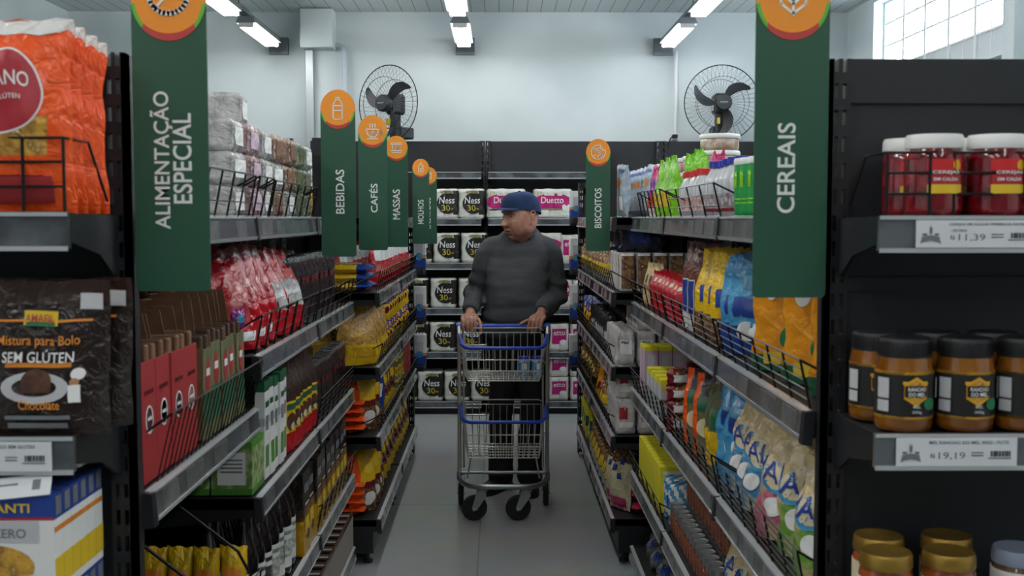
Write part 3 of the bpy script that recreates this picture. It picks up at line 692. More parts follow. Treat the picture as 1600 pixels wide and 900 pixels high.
def carton(name, w, d, h, bands, top=None, decs=(), texts=(), c=.0015, side_bands=None):
    """box with colour bands; front looks along -y.  root > carton_body, printed_label > lettering, lid_flap"""
    root = thing(name); mb = MB()
    z = 0
    bands = list(bands)
    for i, (f, m) in enumerate(bands):
        z1 = z+f*h
        x0, x1, y0, y1 = -w/2, w/2, -d/2, d/2
        P = [(x0, y0), (x1, y0), (x1, y1), (x0, y1)]
        vs = [(*p, z) for p in P]+[(*p, z1) for p in P]
        sm = side_bands[i] if side_bands else m
        mb.add(vs, [(0, 1, 5, 4), (1, 2, 6, 5), (2, 3, 7, 6), (3, 0, 4, 7)], [m, sm, m, sm]); z = z1
    mb.add([(-w/2, -d/2, 0), (w/2, -d/2, 0), (w/2, d/2, 0), (-w/2, d/2, 0)], [(0, 1, 2, 3)], bands[0][1])
    tm = top or bands[-1][1]
    mb.add([(-w/2, -d/2, h), (w/2, -d/2, h), (w/2, d/2, h), (-w/2, d/2, h)], [(0, 1, 2, 3)], tm)
    mb.build('carton_body', root)
    MB().box(-w/2+.002, w/2-.002, -d/2+.0005, d/2-.004, h, h+.0012, tm).build('lid_flap', root)
    lab = None
    if decs:
        mb = MB()
        for k, (kd, cx, cz, rx, rz, m) in enumerate(decs):
            y = -d/2-.0006-.0002*k
            if kd == 'disc': mb.prism([(cx+rx*cos(2*pi*i/24), cz+rz*sin(2*pi*i/24)) for i in range(24)], y-.0002, y, m, 'y')
            elif kd == 'rect': mb.box(cx-rx, cx+rx, y-.0002, y, cz-rz, cz+rz, m)
            elif kd == 'side':          # strip on both narrow sides
                for sx in (-1, 1): mb.box(sx*(w/2+.0006)-.0003, sx*(w/2+.0006)+.0003, cx-rx, cx+rx, cz-rz, cz+rz, m)
        lab = mb.build('printed_label', root)
    if texts:
        mb = MB()
        for (st, cx, cz, tw, th, m) in texts: flat_text(mb, st, cx, cz, tw, th, -d/2-.0022, m, bold=.02)
        mb.build('lettering', lab or root)
    return root
def jar(name, R, h, lidh, glass, lidm, label_bands=(), decs=(), texts=(), neck=.86, lidr=None, content=None, n=28, lid_ridge=False):
    """root > jar_body, jar_label > lettering, lid"""
    root = thing(name); hb = h-lidh
    prof = [(R*.86, 0), (R*.97, .004), (R, .012), (R, hb*.82), (R*.97, hb*.9), (R*neck, hb*.98), (R*neck, hb)]
    MB().lathe(prof, content or glass, n).build('jar_body', root, 50)
    lr = lidr or R*.95
    if lid_ridge:
        lp = [(lr, hb-.001), (lr*1.01, hb+lidh*.15), (lr*1.01, hb+lidh*.8), (lr*.96, h-.001), (lr*.9, h), (.001, h)]
    else: lp = [(lr, hb-.004), (lr*1.02, hb), (lr, hb+lidh*.75), (lr*.95, h), (lr*.9, h), (lr*.86, h-.001), (.001, h-.001)]
    m = MB(); m.lathe(lp, lidm, n)
    if lid_ridge:
        for k in range(n*2): w = 2*pi*k/(n*2); m.tube([(lr*1.015*cos(w), lr*1.015*sin(w), hb+lidh*.12), (lr*1.015*cos(w), lr*1.015*sin(w), hb+lidh*.8)], .0008, lidm, 3)
    m.build('lid', root, 40)
    def cyl_patch(mb, kind, cx, cz, rx, rz, mm, e):
        F = lambda u, v, s: ((R+e)*sin(u), -(R+e)*cos(u), v)
        if kind == 'disc':
            pts = [(cx/R, cz)]+[((cx+rx*cos(2*pi*k/24))/R, cz+rz*sin(2*pi*k/24)) for k in range(24)]; fs = [(0, 1+k, 1+(k+1) % 24) for k in range(24)]
        elif kind == 'hex':
            pts = [(cx/R, cz)]+[((cx+rx*cos(2*pi*k/6+pi/2))/R, cz+rz*sin(2*pi*k/6+pi/2)) for k in range(6)]; fs = [(0, 1+k, 1+(k+1) % 6) for k in range(6)]
        else:
            n_ = 8; pts = [((cx+rx*(-1+2*i/n_))/R, cz+b*rz) for b in (-1, 1) for i in range(n_+1)]; fs = [(i, i+1, i+n_+2, i+n_+1) for i in range(n_)]
        mb.add([F(u, v, -1) for u, v in pts], fs, mm)
    lab = None
    if label_bands or decs:
        mb = MB()
        for z0, z1, mm in label_bands: mb.lathe([(R+.0003, z0), (R+.0008, z0+.0003), (R+.0008, z1-.0003), (R+.0003, z1)], mm, n)
        for k, (kd, cx, cz, rx, rz, mm) in enumerate(decs): cyl_patch(mb, kd, cx, cz, rx, rz, mm, .0014+.0004*k)
        lab = mb.build('jar_label', root, 40)
    if texts:
        mb = MB()
        for st, cx, cz, tw, th, mm in texts:
            vs, fs, ar = text2d(st, .02); e = .0014+.0004*len(decs)+.0004
            mb.add([((R+e)*sin((cx+p*tw)/R), -(R+e)*cos((cx+p*tw)/R), cz+q*th) for p, q in vs], fs, mm)
        mb.build('lettering', lab or root)
    return root
def bottle(name, R, h, body, capm, bands=(), neck=.35, shoulder=.62, capr=.42, caph=.07, n=18):
    root = thing(name)
    prof = [(R*.9, 0), (R, .006), (R, h*shoulder), (R*.85, h*(shoulder+.08)), (R*neck*1.05, h*(shoulder+.24)), (R*neck, h*(1-caph)), (R*neck, h*(1-caph*.5))]
    MB().lathe(prof, body, n).build('bottle_body', root, 60)
    MB().lathe([(R*capr, h*(1-caph)), (R*capr, h*.995), (R*capr*.9, h)], capm, n).build('cap', root, 40)
    if bands:
        mb = MB()
        for z0, z1, mm in bands: mb.lathe([(R+.0002, z0*h), (R+.0009, z0*h+.0004), (R+.0009, z1*h-.0004), (R+.0002, z1*h)], mm, n)
        mb.build('bottle_label', root, 40)
    return root
def dimlabel(f): return f
# packaging colours
ORF = foil('orange_film', '#e8561c', .28, .5, 22); ORF2 = foil('orange_film_dark', '#c9501f', .3); PASTA = foil('pasta_through_film', '#c79a3e', .25, .5, 30, col2='#8f6a2c', nscale=45, col3='#dcc184')
CRIMS = paper('crimson_print', '#a52a35', .35); REDF = foil('red_film', '#b0121f', .22, .5, 20); REDD = foil('dark_red_film', '#6e1520', .25, .45, 25)
BROWNF = foil('brown_film', '#33221d', .3, .25, 30); BROWND = foil('dark_brown_film', '#241a17', .28, .35, 30); COFF = foil('coffee_foil', '#3a2228', .25, .6, 35, col2='#1f1518', nscale=14)
SILV = foil('silver_foil', '#9da0a3', .28, .6, 30, metal=.5, col2='#54565a', nscale=18); SILVL = foil('clear_wrap', '#b9bab8', .2, .5, 26, col2='#7e7f80', nscale=16, col3='#d9d9d6')
YEL = foil('yellow_film', '#d9b21c', .28, .4, 24); YELD = foil('mustard_film', '#b58a12', .3, .4, 24); YELP = paper('yellow_card', '#d6cf2b', .5); YELO = paper('yellow_print', '#d8b62a', .5)
BLU = paper('royal_blue_print', '#22408f', .4); BLUF = foil('blue_film', '#20418e', .28, .4, 24); LBLU = foil('light_blue_film', '#4f9cc4', .26, .4, 20, col2='#2f79b0', nscale=8); TEAL = foil('teal_film', '#2c8ea0', .3)
WHF = foil('white_film', '#d5d5d2', .3, .35, 24); WHF2 = foil('white_flour_paper', '#c9c7c4', .5, .3, 30, col2='#a9a7a6', nscale=20)
GRN = paper('green_card', '#4f8b35', .5); LIME = foil('lime_film', '#77c21c', .3, .4, 24); DGRN = paper('dark_green_print', '#1f5a3c', .45); OLIV = paper('olive_card', '#6d6b4a', .6, col2='#4f5a38', nscale=25)
CARD = paper('brown_cardboard', '#7b5a41', .75, col2='#6c4e38', nscale=30); CARDD = paper('dark_cardboard_inside', '#4b3629', .8); REDC = paper('red_card', '#9c2a2c', .5)
PINKF = foil('pink_film', '#c42a6d', .28, .4, 24); MAG = paper('magenta_print', '#b3186f', .4); PURP = foil('purple_film', '#7d2a86', .3); LILAC = paper('lilac_card', '#b9a3b4', .5); PINKC = paper('pink_card', '#b0607f', .5)
GOLD = foil('gold_film', '#8f7335', .25, .6, 40, metal=.3, col2='#4a3519', nscale=30, col3='#d2b562'); BISC = foil('biscuits_through_film', '#8e6a45', .25, .5, 34, col2='#4c3524', nscale=40, col3='#c7b08a')
BEANS = foil('beige_pouch_film', '#c3b084', .35, .4, 22); AMB = foil('amber_film', '#d98f1d', .3, .35, 20); DKGRY = foil('dark_grey_film', '#2b2a2d', .3, .5, 26)
HONEY = mat('honey', '#8a5413', .12, coat=.8, col2='#6e3f0e', nscale=8); CHERRY = mat('cherries_in_syrup', '#5d0a14', .1, coat=1., col2='#8e1420', nscale=60, vor=True, thr=(.2, .8))
LIDW = mat('white_lid', '#dcdddb', .35); LIDK = mat('black_lid', '#1d1d20', .4); LIDG = mat('gold_lid', '#a5843c', .3, metal=.7); LIDS = mat('silver_lid', '#8f9294', .35, metal=.7); LIDB = mat('blue_grey_lid', '#8791a6', .4)
SPICE = mat('spice_jar', '#6a3524', .15, coat=.8, col2='#8d5236', nscale=60); PLASTC = mat('frosted_bottle', '#b9bdc0', .2, coat=.6, col2='#9aa0a5', nscale=12); GLASSK = mat('dark_juice_bottle', '#17131a', .12, coat=.8)
REDP = paper('red_cap', '#c4262a', .4); BLUC = paper('blue_cap', '#22329a', .4); GRNC = paper('green_can', '#1f9447', .35); ORP = paper('orange_print', '#d7852a', .45)
LABK = paper('black_label', '#1c1b1b', .45); LABY = paper('label_amber', '#dba31c', .45); LABG = paper('label_green', '#1f7a4c', .45); CAKE = paper('cake_print', '#3f241b', .5, col2='#5c3a2a', nscale=60)
PLATE = paper('plate_print', '#b9babd', .5); SKINP = paper('figure_skin_print', '#a97b5c', .5)
# ---------------------------------------------------------------- near left end cap
z3 = lambda a, b, c: (lambda u, v, s: a if v < .33 else (b if v < .66 else c))
def ozone(u, v, s):
    if s < 0 and abs(u) < .62 and .3 < v < .5: return PASTA
    if s < 0 and abs(u) < .5 and .12 < v < .2: return REDD
    return ORF
ob = bag('pasta_bag', .2, .285, .055, 'pillow', ozone, [('disc', 0, .18, .065, .063, WHITE), ('disc', 0, .18, .062, .06, CRIMS), ('rect', 0, .035, .07, .02, REDC)],
         [('URBANO', -.002, .198, .096, .022, WHITE), ('SEM GLÚTEN', 0, .172, .06, .009, WHITE)], 3, .005, .012, 16, 20, seal=WHF)
ox = at(100, 200, 1.66).x-.092
for k, y in enumerate((1.685, 1.74, 1.79, 1.838)):
    put(ob, (ox-.002*k, y, 1.507), (.02, -.05, .03, .04)[k], 'orange pasta bag with crimson disc on the top left shelf, %s from the camera' % ORD[k], 'bag', 'orange pasta bags', (0, 0), (1, .95, 1-.012*k))
for k, y in enumerate((1.70, 1.765, 1.825)):
    put(ob, (ox-.21, y, 1.507), .03*k, 'orange pasta bag at the frame edge, %s in its column' % ORD[k], 'bag', 'orange pasta bags', (0, 0), (1, .95, 1))
def mzone(u, v, s): return BROWND if v < .86 else BROWNF
mx = at(52, 540, 1.665).x
F_ = [('rect', .0, .172, .078, .0018, ORP), ('rect', .0, .176, .026, .011, YELO), ('rect', 0, .167, .022, .003, LABG), ('rect', .076, .2, .017, .012, PLATE), ('rect', 0, .106, .05, .0035, ORP), ('disc', -.003, .072, .052, .024, PLATE), ('disc', -.003, .073, .034, .014, BROWND), ('disc', 0, .083, .023, .017, CAKE), ('rect', 0, .075, .023, .01, CAKE),
      ('disc', .062, .092, .011, .009, WHITE), ('disc', .058, .08, .007, .006, SKINP), ('rect', .058, .063, .009, .013, WHITE), ('rect', 0, .028, .05, .003, INKG), ('rect', 0, .016, .046, .004, INKG)]
cm = bag('cake_mix_pouch', .205, .232, .05, 'standup', mzone, F_, [('AMAFIL', 0, .176, .044, .012, CRIMS), ('Mistura para Bolo', .0, .141, .125, .019, ORP), ('SEM GLÚTEN', 0, .12, .108, .02, WHITE), ('Chocolate', .005, .047, .062, .014, ORP)], 5, .003, .003, 16, 20)
put(cm, (mx, 1.70, 1.174), 0, 'dark brown cake mix pouch at the front of the middle left shelf', 'pouch', 'cake mix pouches')
put(cm, (mx+.012, 1.765, 1.174), .02, 'dark brown cake mix pouch directly behind the front cake mix pouch', 'pouch', 'cake mix pouches')
put(cm, (mx-.215, 1.71, 1.174), 0, 'dark brown cake mix pouch at the left frame edge', 'pouch', 'cake mix pouches')
bxm = carton('pasta_carton', .2, .033, .152, [(.76, WHITE), (.24, BLU)], BLU, [('rect', -.05, .058, .0505, .058, YELO), ('disc', -.0, .045, .07, .034, PASTA), ('rect', 0, .118, .1, .002, CRIMS), ('rect', .032, .098, .045, .016, PLATE), ('side', 0, .035, .016, .022, YELO), ('side', 0, .1, .016, .004, ORP), ('side', 0, .135, .01, .014, INKG)],
             [('NUTRISANTI', 0, .134, .13, .014, YELO), ('ZERO', .034, .096, .05, .014, INKG)])
bx0 = at(83, 850, 1.64).x-.1
for k in range(6):
    for lv in range(2):
        put(bxm, (bx0, 1.662+k*.0335, .782+lv*.155), 0, 'blue and white pasta carton on low left shelf, %s of the %s layer' % (ORD[k], ('lower', 'upper')[lv]), 'carton', 'blue and white pasta cartons')
put(bxm, (bx0+.0, 1.75, .782+.31+.0335), pi, 'blue pasta carton lying flat on top of the stacked cartons', 'carton', 'blue and white pasta cartons', (pi/2, 0))
tg = at(62, 785, 1.6)
tm = MB().box(-.05, .05, -.0007, 0, 0, .034, TAG).box(.022, .034, -.0011, -.0007, .01, .026, INKG).box(-.04, .0, -.0011, -.0007, .02, .023, INKG)
tag(tm.build('shelf_label_card', loc=(tg.x-.05, 1.638, 1.088)), 'loose white price card lying against the blue pasta cartons', 'card').rotation_euler = (radians(-35), radians(-6), 0)
# ---------------------------------------------------------------- near right end cap
chj = jar('cherry_jar', .0445, .127, .018, CHERRY, LIDW, [], [('rect', 0, .079, .028, .009, REDP), ('disc', .018, .079, .007, .008, LABY), ('rect', 0, .056, .026, .008, CRIMS), ('rect', 0, .042, .027, .007, YELO), ('rect', .052, .06, .006, .028, PLATE)],
          [('CEREJAS', 0, .067, .04, .006, WHITE), ('EM CALDA', 0, .057, .036, .005, WHITE)], .9, lidr=.0435)
for k, x in enumerate((1458, 1555, 1652)):
    p = at(x, 300, 1.762)
    for r in range(2):
        put(chj, (p.x-(.0 if r == 0 else .004), 1.762+r*.091, 1.503), (.05, -.06)[r], 'white lidded cherry jar, %s from the post, %s row' % (ORD[k], ('front', 'back')[r]), 'jar', 'cherry jars')
hj = jar('honey_jar', .0445, .147, .03, HONEY, LIDK, [(.022, .096, LABK), (.022, .0265, LABY), (.0915, .096, LABY)], [('rect', .0, .079, .02, .0025, LABY), ('hex', 0, .066, .021, .023, LABY), ('hex', 0, .066, .017, .018, PASTA), ('rect', 0, .066, .017, .0085, LABK), ('disc', .023, .046, .011, .0095, LABG), ('rect', -.05, .07, .01, .016, PLATE), ('rect', -.05, .042, .01, .009, PLATE), ('rect', .048, .07, .008, .016, PLATE)],
         [('RANCHO', 0, .07, .026, .006, WHITE), ('DO MEL', 0, .062, .024, .006, WHITE), ('MEL', 0, .043, .011, .005, PLATE), ('300g', 0, .034, .014, .0055, PLATE)], .93, lidr=.0405, lid_ridge=True)
for k, x in enumerate((1412, 1507, 1600)):
    p = at(x, 600, 1.763)
    for r in range(2):
        if r == 1 and k == 1: pass
        put(hj, (p.x-(.0 if r == 0 else .012), 1.763+r*.091, 1.165), (.08, -.1)[r], 'black lidded honey jar, %s from the post, %s row' % (ORD[k], ('front', 'back')[r]), 'jar', 'honey jars')
gj = jar('preserve_jar', .042, .125, .02, mat('preserve', '#6e2a18', .12, coat=.8, col2='#93481f', nscale=40), LIDG, [(.03, .085, CREAM)], lidr=.041)
for k, (x, y) in enumerate(((1372, 1.85), (1384, 1.76), (1478, 1.85), (1482, 1.76))):
    p = at(x, 880, y); put(gj, (p.x, y, .843), 0, 'gold lidded jar on the low right shelf, %s pair, %s' % (('first', 'second')[k//2], ('back', 'front')[k % 2]), 'jar', 'gold lidded jars')
bj = jar('preserve_jar', .043, .118, .02, mat('pale_preserve', '#5e4630', .15, coat=.8), LIDB, [(.03, .085, WHITE)], lidr=.042)
p = at(1592, 880, 1.8); put(bj, (p.x, 1.8, .843), 0, 'blue grey lidded jar at the lower right corner', 'jar')
# ---------------------------------------------------------------- goods along the aisle
LZ = pi/2; RZ = -pi/2
rj = random.Random(11)
def J(a): return rj.uniform(-a, a)
def row(proto, s, d, ys, z, desc, where, cat, group, turn=0., tilt=0., jit=.03, sc=None, jx=.004, start=0, end='near end'):
    """a row of like goods along a shelf; d = depth of the row's centre behind the aisle face x = s*d"""
    for i, y in enumerate(ys):
        rz = (LZ-abs(turn) if s < 0 else RZ+abs(turn))+J(jit)
        k = (1+J(.02)) if sc is None else sc*(1+J(.02))
        put(proto, (s*d+J(jx), y, z), rz, '%s %s, %s from near end' % (desc, where, ORD[i+start]), cat, group, (tilt+J(.02), J(.02)), k)
def span(y0, y1, n): return [y0+(y1-y0)*i/(n-1) if n > 1 else y0 for i in range(n)]
# ---- left top shelf: film wrapped tea boxes stacked three high
wraps = [SILVL, foil('wrap_rose', '#a58c90', .2, .5, 26, col2='#7b5b62', nscale=16, col3='#cfcac8'), foil('wrap_copper', '#9a8272', .2, .5, 26, col2='#6f5648', nscale=18, col3='#cdc8c2'), foil('wrap_green', '#8f9b8a', .2, .5, 26, col2='#5d6b58', nscale=16, col3='#c5cac2')]
tb = []
for k, m in enumerate(wraps):
    F = bagF(.165, .078, .12, 'brick', k+1, .003, .002); root = thing('tea_box')
    bag_mb(F, lambda u, v, s, m=m: m, 10, 8).build('wrapped_body', root, 50)
    mb = MB(); decal(mb, F, .165, .078, 'rect', 0, .039, .05, .022, [WHITE, LILAC, CARD, OLIV][k], .0012); mb.build('printed_label', root)
    tb.append(root)
cols = [0, 0, 1, 0, 0, 2, 2, 3, 3, 0, 2, 3]
cols = [0, 1, 0, 2, 2, 3, 3]
for lv in range(3):
    for i in range(7):
        kk = cols[i] if (i+lv) % 4 else 0
        put(tb[kk], (-.695+J(.006), 2.76+i*.17, 1.503+lv*.079), LZ+J(.04), '%s film wrapped tea box on top left shelf, %s layer, %s from camera' % (('silver', 'rose', 'copper', 'green')[kk], ('lower', 'middle', 'upper')[lv], ORD[i]), 'box', 'film wrapped tea boxes')
put(tb[0], (-.72, 2.93, 1.503+3*.079), LZ+.1, 'silver tea box alone on the topmost layer of wrapped boxes', 'box', 'film wrapped tea boxes')
cb = bag('cereal_bag', .13, .2, .06, 'pillow', lambda u, v, s: AMB if v < .5 and u < .3 else SILVL, [('rect', 0, .12, .05, .02, WHITE)], [('pamo', 0, .125, .07, .016, BROWND)], 9)
row(cb, -1, .69, (3.97, 4.09, 4.21), 1.505, 'clear and amber bag', 'at top left shelf end', 'bag', 'clear and amber bags')
# ---- left near unit, shelf 1.02: open display cartons
def display(name, w, d, h, hf, m, inner, goods, decs):
    r = thing(name); t = .003
    mb = MB().box(-w/2, w/2, -d/2, -d/2+t, 0, hf, m).box(-w/2, w/2, d/2-t, d/2, 0, h, CARD).box(-w/2, w/2, -d/2+t, d/2-t, 0, t, m)
    for sx in (-1, 1):
        xa, xb = sorted((sx*w/2, sx*(w/2-t)))
        mb.prism([(-d/2+t, 0), (-d/2+t, hf), (-d/2+d*.25, hf+.008), (-d/2+d*.34, h), (d/2-t, h), (d/2-t, 0)], xa, xb, CARD, 'x')
    mb.box(-w/2+t, w/2-t, d/2-t*2, d/2-t, hf*.5, h-.002, inner)
    mb.build('display_carton', r)
    g = MB(); n = 3
    for i in range(n):
        x0 = -w/2+t+.002+i*(w-2*t-.004)/n; x1 = x0+(w-2*t-.004)/n-.002
        g.cbox(x0, x1, -d/2+t+.004, d/2-.012, t, hf*.985+.03*(i % 2 == 0), .003, goods)
    g.build('packed_bars', r)
    mb = MB()
    for kd, cx, cz, rx, rz, mm in decs:
        if kd == 'disc': mb.prism([(cx+rx*cos(2*pi*i/20), cz+rz*sin(2*pi*i/20)) for i in range(20)], -d/2-.0008, -d/2-.0004, mm, 'y')
        else: mb.box(cx-rx, cx+rx, -d/2-.0012, -d/2-.0008, cz-rz, cz+rz, mm)
    mb.build('printed_label', r)
    return r
rd = display('display_carton', .088, .14, .29, .215, REDC, CARD, CARD, [('disc', 0, .11, .022, .026, WHITE), ('disc', 0, .11, .018, .022, REDC), ('rect', 0, .112, .012, .003, WHITE), ('rect', 0, .16, .026, .004, REDD)])
row(rd, -1, .70, [2.015+.091*i for i in range(4)], 1.024, 'red cardboard display carton', 'behind the tall wire guard', 'carton', 'red display cartons', jit=.01)
od = display('display_carton', .074, .14, .305, .2, OLIV, CARD, CARDD, [('disc', 0, .14, .02, .036, REDC), ('rect', 0, .148, .014, .008, WHITE), ('rect', 0, .07, .028, .035, DGRN)])
row(od, -1, .70, [2.41+.078*i for i in range(5)], 1.024, 'olive cardboard display carton', 'behind the tall wire guard', 'carton', 'olive display cartons', jit=.01)
row(od, -1, .86, [2.06+.14*i for i in range(5)], 1.024, 'olive carton in the back row', 'of the display carton shelf', 'carton', 'back row olive cartons', jit=.01)
pp = bag('purple_packet', .045, .045, .02, 'pillow', PURP, [('rect', 0, .022, .012, .008, TEAL)], (), 4)
put(pp, (-.645, 2.76, 1.23), LZ-.5, 'small purple and teal packet on the last olive carton', 'packet')
# ---- left shelf 1.15: red coffee bags and foil bricks
rb = bag('coffee_bag', .2, .27, .105, 'peak', lambda u, v, s: REDD if v > .88 else REDF, [('disc', .0, .09, .045, .04, CRIMS), ('rect', 0, .035, .06, .012, WHITE)], [], 13, .011, .02, 16, 18)
rb2 = bag('coffee_bag', .2, .25, .105, 'peak', lambda u, v, s: SILVL if (.3 < v < .62 and u > .1 and s < 0) else REDF, [('rect', -.02, .07, .05, .025, REDD)], (), 21, .011, .02, 16, 18)
row(rb, -1, .70, [2.89, 3.0, 3.12], 1.155, 'glossy red coffee bag', 'on second left shelf', 'bag', 'red coffee bags', turn=.65, tilt=-.12, jit=.12)
row(rb2, -1, .695, [3.26, 3.39, 3.52], 1.155, 'red coffee bag with clear side', 'on second left shelf', 'bag', 'red coffee bags', turn=.55, tilt=-.12, jit=.1)
row(rb, -1, .85, [2.9, 3.04, 3.2, 3.36], 1.155, 'dark back row red coffee bag', 'on second left shelf', 'bag', 'red coffee bags', turn=.4, jit=.12)
kb = bag('coffee_brick', .115, .215, .062, 'brick', lambda u, v, s: SILV if v > .9 or (abs(u) > .72) else COFF, [('rect', 0, .1, .03, .05, BROWND), ('rect', 0, .13, .026, .01, REDD)], [], 17, .004, .004, 10, 14)
row(kb, -1, .70, [3.62+.1*i for i in range(10)], 1.155, 'silver edged coffee brick', 'on second left shelf', 'packet', 'vacuum packed coffee bricks', turn=.08, jit=.04)
row(kb, -1, .84, [3.55+.12*i for i in range(8)], 1.155, 'coffee brick in the back row', 'of the second left shelf', 'packet', 'vacuum packed coffee bricks', turn=.08, jit=.04)
for i in range(6): put(kb, (-.82, 3.1+i*.2, 1.372), LZ+J(.2), 'coffee brick on top of the second left shelf pile, %s from the camera' % ORD[i], 'packet', 'vacuum packed coffee bricks', (0, 0), (1, 1, .42))
# ---- left shelf 0.79
gb = carton('tea_carton', .105, .07, .135, [(.12, GRN), (.76, paper('leafy_print', '#a9b58a', .5, col2='#5f8a3c', nscale=40)), (.12, GRN)], GRN, [('rect', 0, .068, .036, .042, WHITE), ('rect', 0, .09, .028, .002, INKG), ('rect', 0, .08, .028, .002, INKG), ('rect', 0, .07, .028, .002, INKG), ('rect', 0, .06, .028, .002, INKG)])
for i in range(2):
    for r in range(2): put(gb, (-.682-r*.11, 2.86+i*.073, .795), 0, 'green tea carton on third left shelf, %s from the camera, %s row' % (ORD[i], ('front', 'back')[r]), 'carton', 'green tea cartons')
wc = carton('drink_carton', .058, .026, .262, [(.55, WHITE), (.08, PLATE), (.27, WHITE), (.1, DGRN)], DGRN, [('rect', 0, .06, .02, .03, GRN), ('rect', 0, .15, .016, .02, INKG), ('rect', 0, .2, .02, .008, DGRN)])
row(wc, -1, .645, [3.02+.064*i for i in range(5)], .795, 'slim white drink carton with green top', 'on third left shelf', 'carton', 'slim white drink cartons')
yp = bag('cookie_mix_pouch', .095, .265, .06, 'gusset', lambda u, v, s: REDF if v < .2 else (YEL if v < .58 else BROWNF), [('disc', 0, .09, .032, .026, CAKE), ('rect', 0, .135, .03, .009, DGRN), ('disc', .01, .075, .014, .012, CREAM)], [], 23, .004, .004)
row(yp, -1, .66, [3.38+.078*i for i in range(6)], .795, 'brown pouch with yellow label and red base', 'on third left shelf', 'pouch', 'yellow labelled pouches', turn=.25)
row(yp, -1, .74, [3.36+.09*i for i in range(5)], .795, 'back row yellow labelled pouch', 'on third left shelf', 'pouch', 'yellow labelled pouches', turn=.2)
row(kb, -1, .67, [3.88+.078*i for i in range(10)], .795, 'dark foil coffee brick', 'on third left shelf', 'packet', 'dark foil coffee bricks', turn=.05, sc=.92)
row(kb, -1, .79, [3.88+.09*i for i in range(8)], .795, 'back row dark foil coffee brick', 'on third left shelf', 'packet', 'dark foil coffee bricks', turn=.05, sc=.92)
# ---- left shelf 0.43: juice bottles and tall dark boxes
jb = bottle('juice_bottle', .04, .31, GLASSK, LABK, [(.1, .5, WHITE), (.2, .38, paper('grape_print', '#2c5a35', .5, col2='#d0d2cc', nscale=70)), (.42, .46, DGRN)], .36, .6, .42, .08, 20)
row(jb, -1, .665, [2.86+.088*i for i in range(7)], .435, 'dark juice bottle with white and green label', 'on fourth left shelf', 'bottle', 'dark juice bottles')
row(jb, -1, .755, [2.86+.088*i for i in range(7)], .435, 'dark juice bottle in the back row', 'on fourth left shelf', 'bottle', 'dark juice bottles')
fade = paper('fading_box_print', '#8a6420', .45, col2='#3a2a1c', nscale=14)
tb2 = carton('drink_box', .105, .1, .262, [(.42, YELD), (.14, fade), (.44, BROWND)], DARK, [('rect', 0, .21, .036, .014, INKG), ('rect', 0, .09, .03, .028, YELO), ('disc', .01, .06, .02, .016, CAKE), ('rect', 0, .16, .03, .003, CREAM)], [])
row(tb2, -1, .665, [3.53+.115*i for i in range(9)], .435, 'tall brown and yellow drink box', 'on fourth left shelf', 'box', 'tall brown drink boxes', jit=.02)
row(tb2, -1, .78, [3.53+.115*i for i in range(9)], .435, 'tall drink box in the back row', 'on fourth left shelf', 'box', 'tall brown drink boxes', jit=.02)
# ---- low left shelf of the near unit: yellow packs
yl = bag('snack_bag', .12, .2, .06, 'pillow', lambda u, v, s: YEL if v > .18 else DKGRY, [('rect', 0, .13, .04, .018, ORP), ('disc', .0, .09, .03, .025, REDD)], [], 27, .007, .01)
for i in range(4): put(yl, (-.845+.064*i, 2.70+J(.01), .505), J(.1), 'yellow snack bag on low left shelf, %s from the back panel' % ORD[i], 'bag', 'yellow snack bags', (-.06, 0), (.56, .9, .96))
dk = bag('dark_bag', .13, .25, .07, 'pillow', DKGRY, [('rect', 0, .12, .04, .03, BLU)], (), 29, .008, .012)
row(dk, -1, .97, [2.12, 2.27, 2.42, 2.55], .505, 'dark film bag', 'at the back of low left shelf', 'bag', 'dark film bags', turn=.2)
# ---- left base shelf: snack bar cartons
bar = carton('bar_carton', .05, .09, .15, [(.9, paper('pale_bar_side', '#8d8781', .5)), (.1, BROWND)], paper('bar_top', '#5b4638', .5), [('rect', 0, .1, .018, .02, CARD)])
mb_top = MB().box(-.018, .018, -.04, -.02, .1513, .1519, PLATE).box(-.018, .018, .01, .034, .1513, .1519, BROWND); mb_top.build('printed_label', bar)
for i in range(10):
    for r in range(3):
        put(bar, (-.638-r*.053, 3.74+i*.094, .124), 0, 'brown bar carton on the bottom left shelf, %s from camera, %s column from aisle' % (ORD[i], ORD[r]), 'carton', 'brown bar cartons')
# ---- far run, left side
fp = bag('pasta_packet', .13, .27, .045, 'pillow', lambda u, v, s: BLUF if v < .25 or v > .78 else (PASTA if abs(u) < .6 else YEL), [('rect', 0, .2, .04, .02, WHITE)], (), 31, .005, .006)
for lv in range(3):
    for i in range(2):
        put(fp, (-.60-.0, 4.86+i*.16, 1.205+lv*.038), 0, 'blue and yellow pasta packet lying flat, %s layer, %s from the camera' % (('lower', 'middle', 'upper')[lv], ORD[i]), 'packet', 'flat lying pasta packets', (pi/2+.0, 0, )) .rotation_euler = (pi/2, 0, LZ+J(.05))
for o in [o for o in COL.objects if o.name.startswith('pasta_packet')]:
    o.location.x = -.80 if False else -.555; o.rotation_euler = (-pi/2, 0, pi/2)
rw = bag('sauce_pouch', .12, .2, .06, 'standup', lambda u, v, s: WHF if .55 < v < .9 and u > -.3 else REDF, [('rect', 0, .07, .036, .03, CRIMS), ('disc', .02, .06, .02, .018, ORP)], (), 33, .006, .008)
row(rw, -1, .585, [5.3+.15*i for i in range(11)], 1.185, 'red and white pouch', 'on the far left upper shelf', 'pouch', 'red and white pouches', turn=.45)
row(rw, -1, .72, [5.1+.17*i for i in range(10)], 1.185, 'back row red and white pouch', 'on the far left upper shelf', 'pouch', 'red and white pouches', turn=.45)
pb = bag('pasta_sack', .21, .285, .11, 'peak', lambda u, v, s: YEL if v < .34 else PASTA, [('rect', 0, .055, .06, .022, YELD)], (), 35, .01, .018, 16, 16)
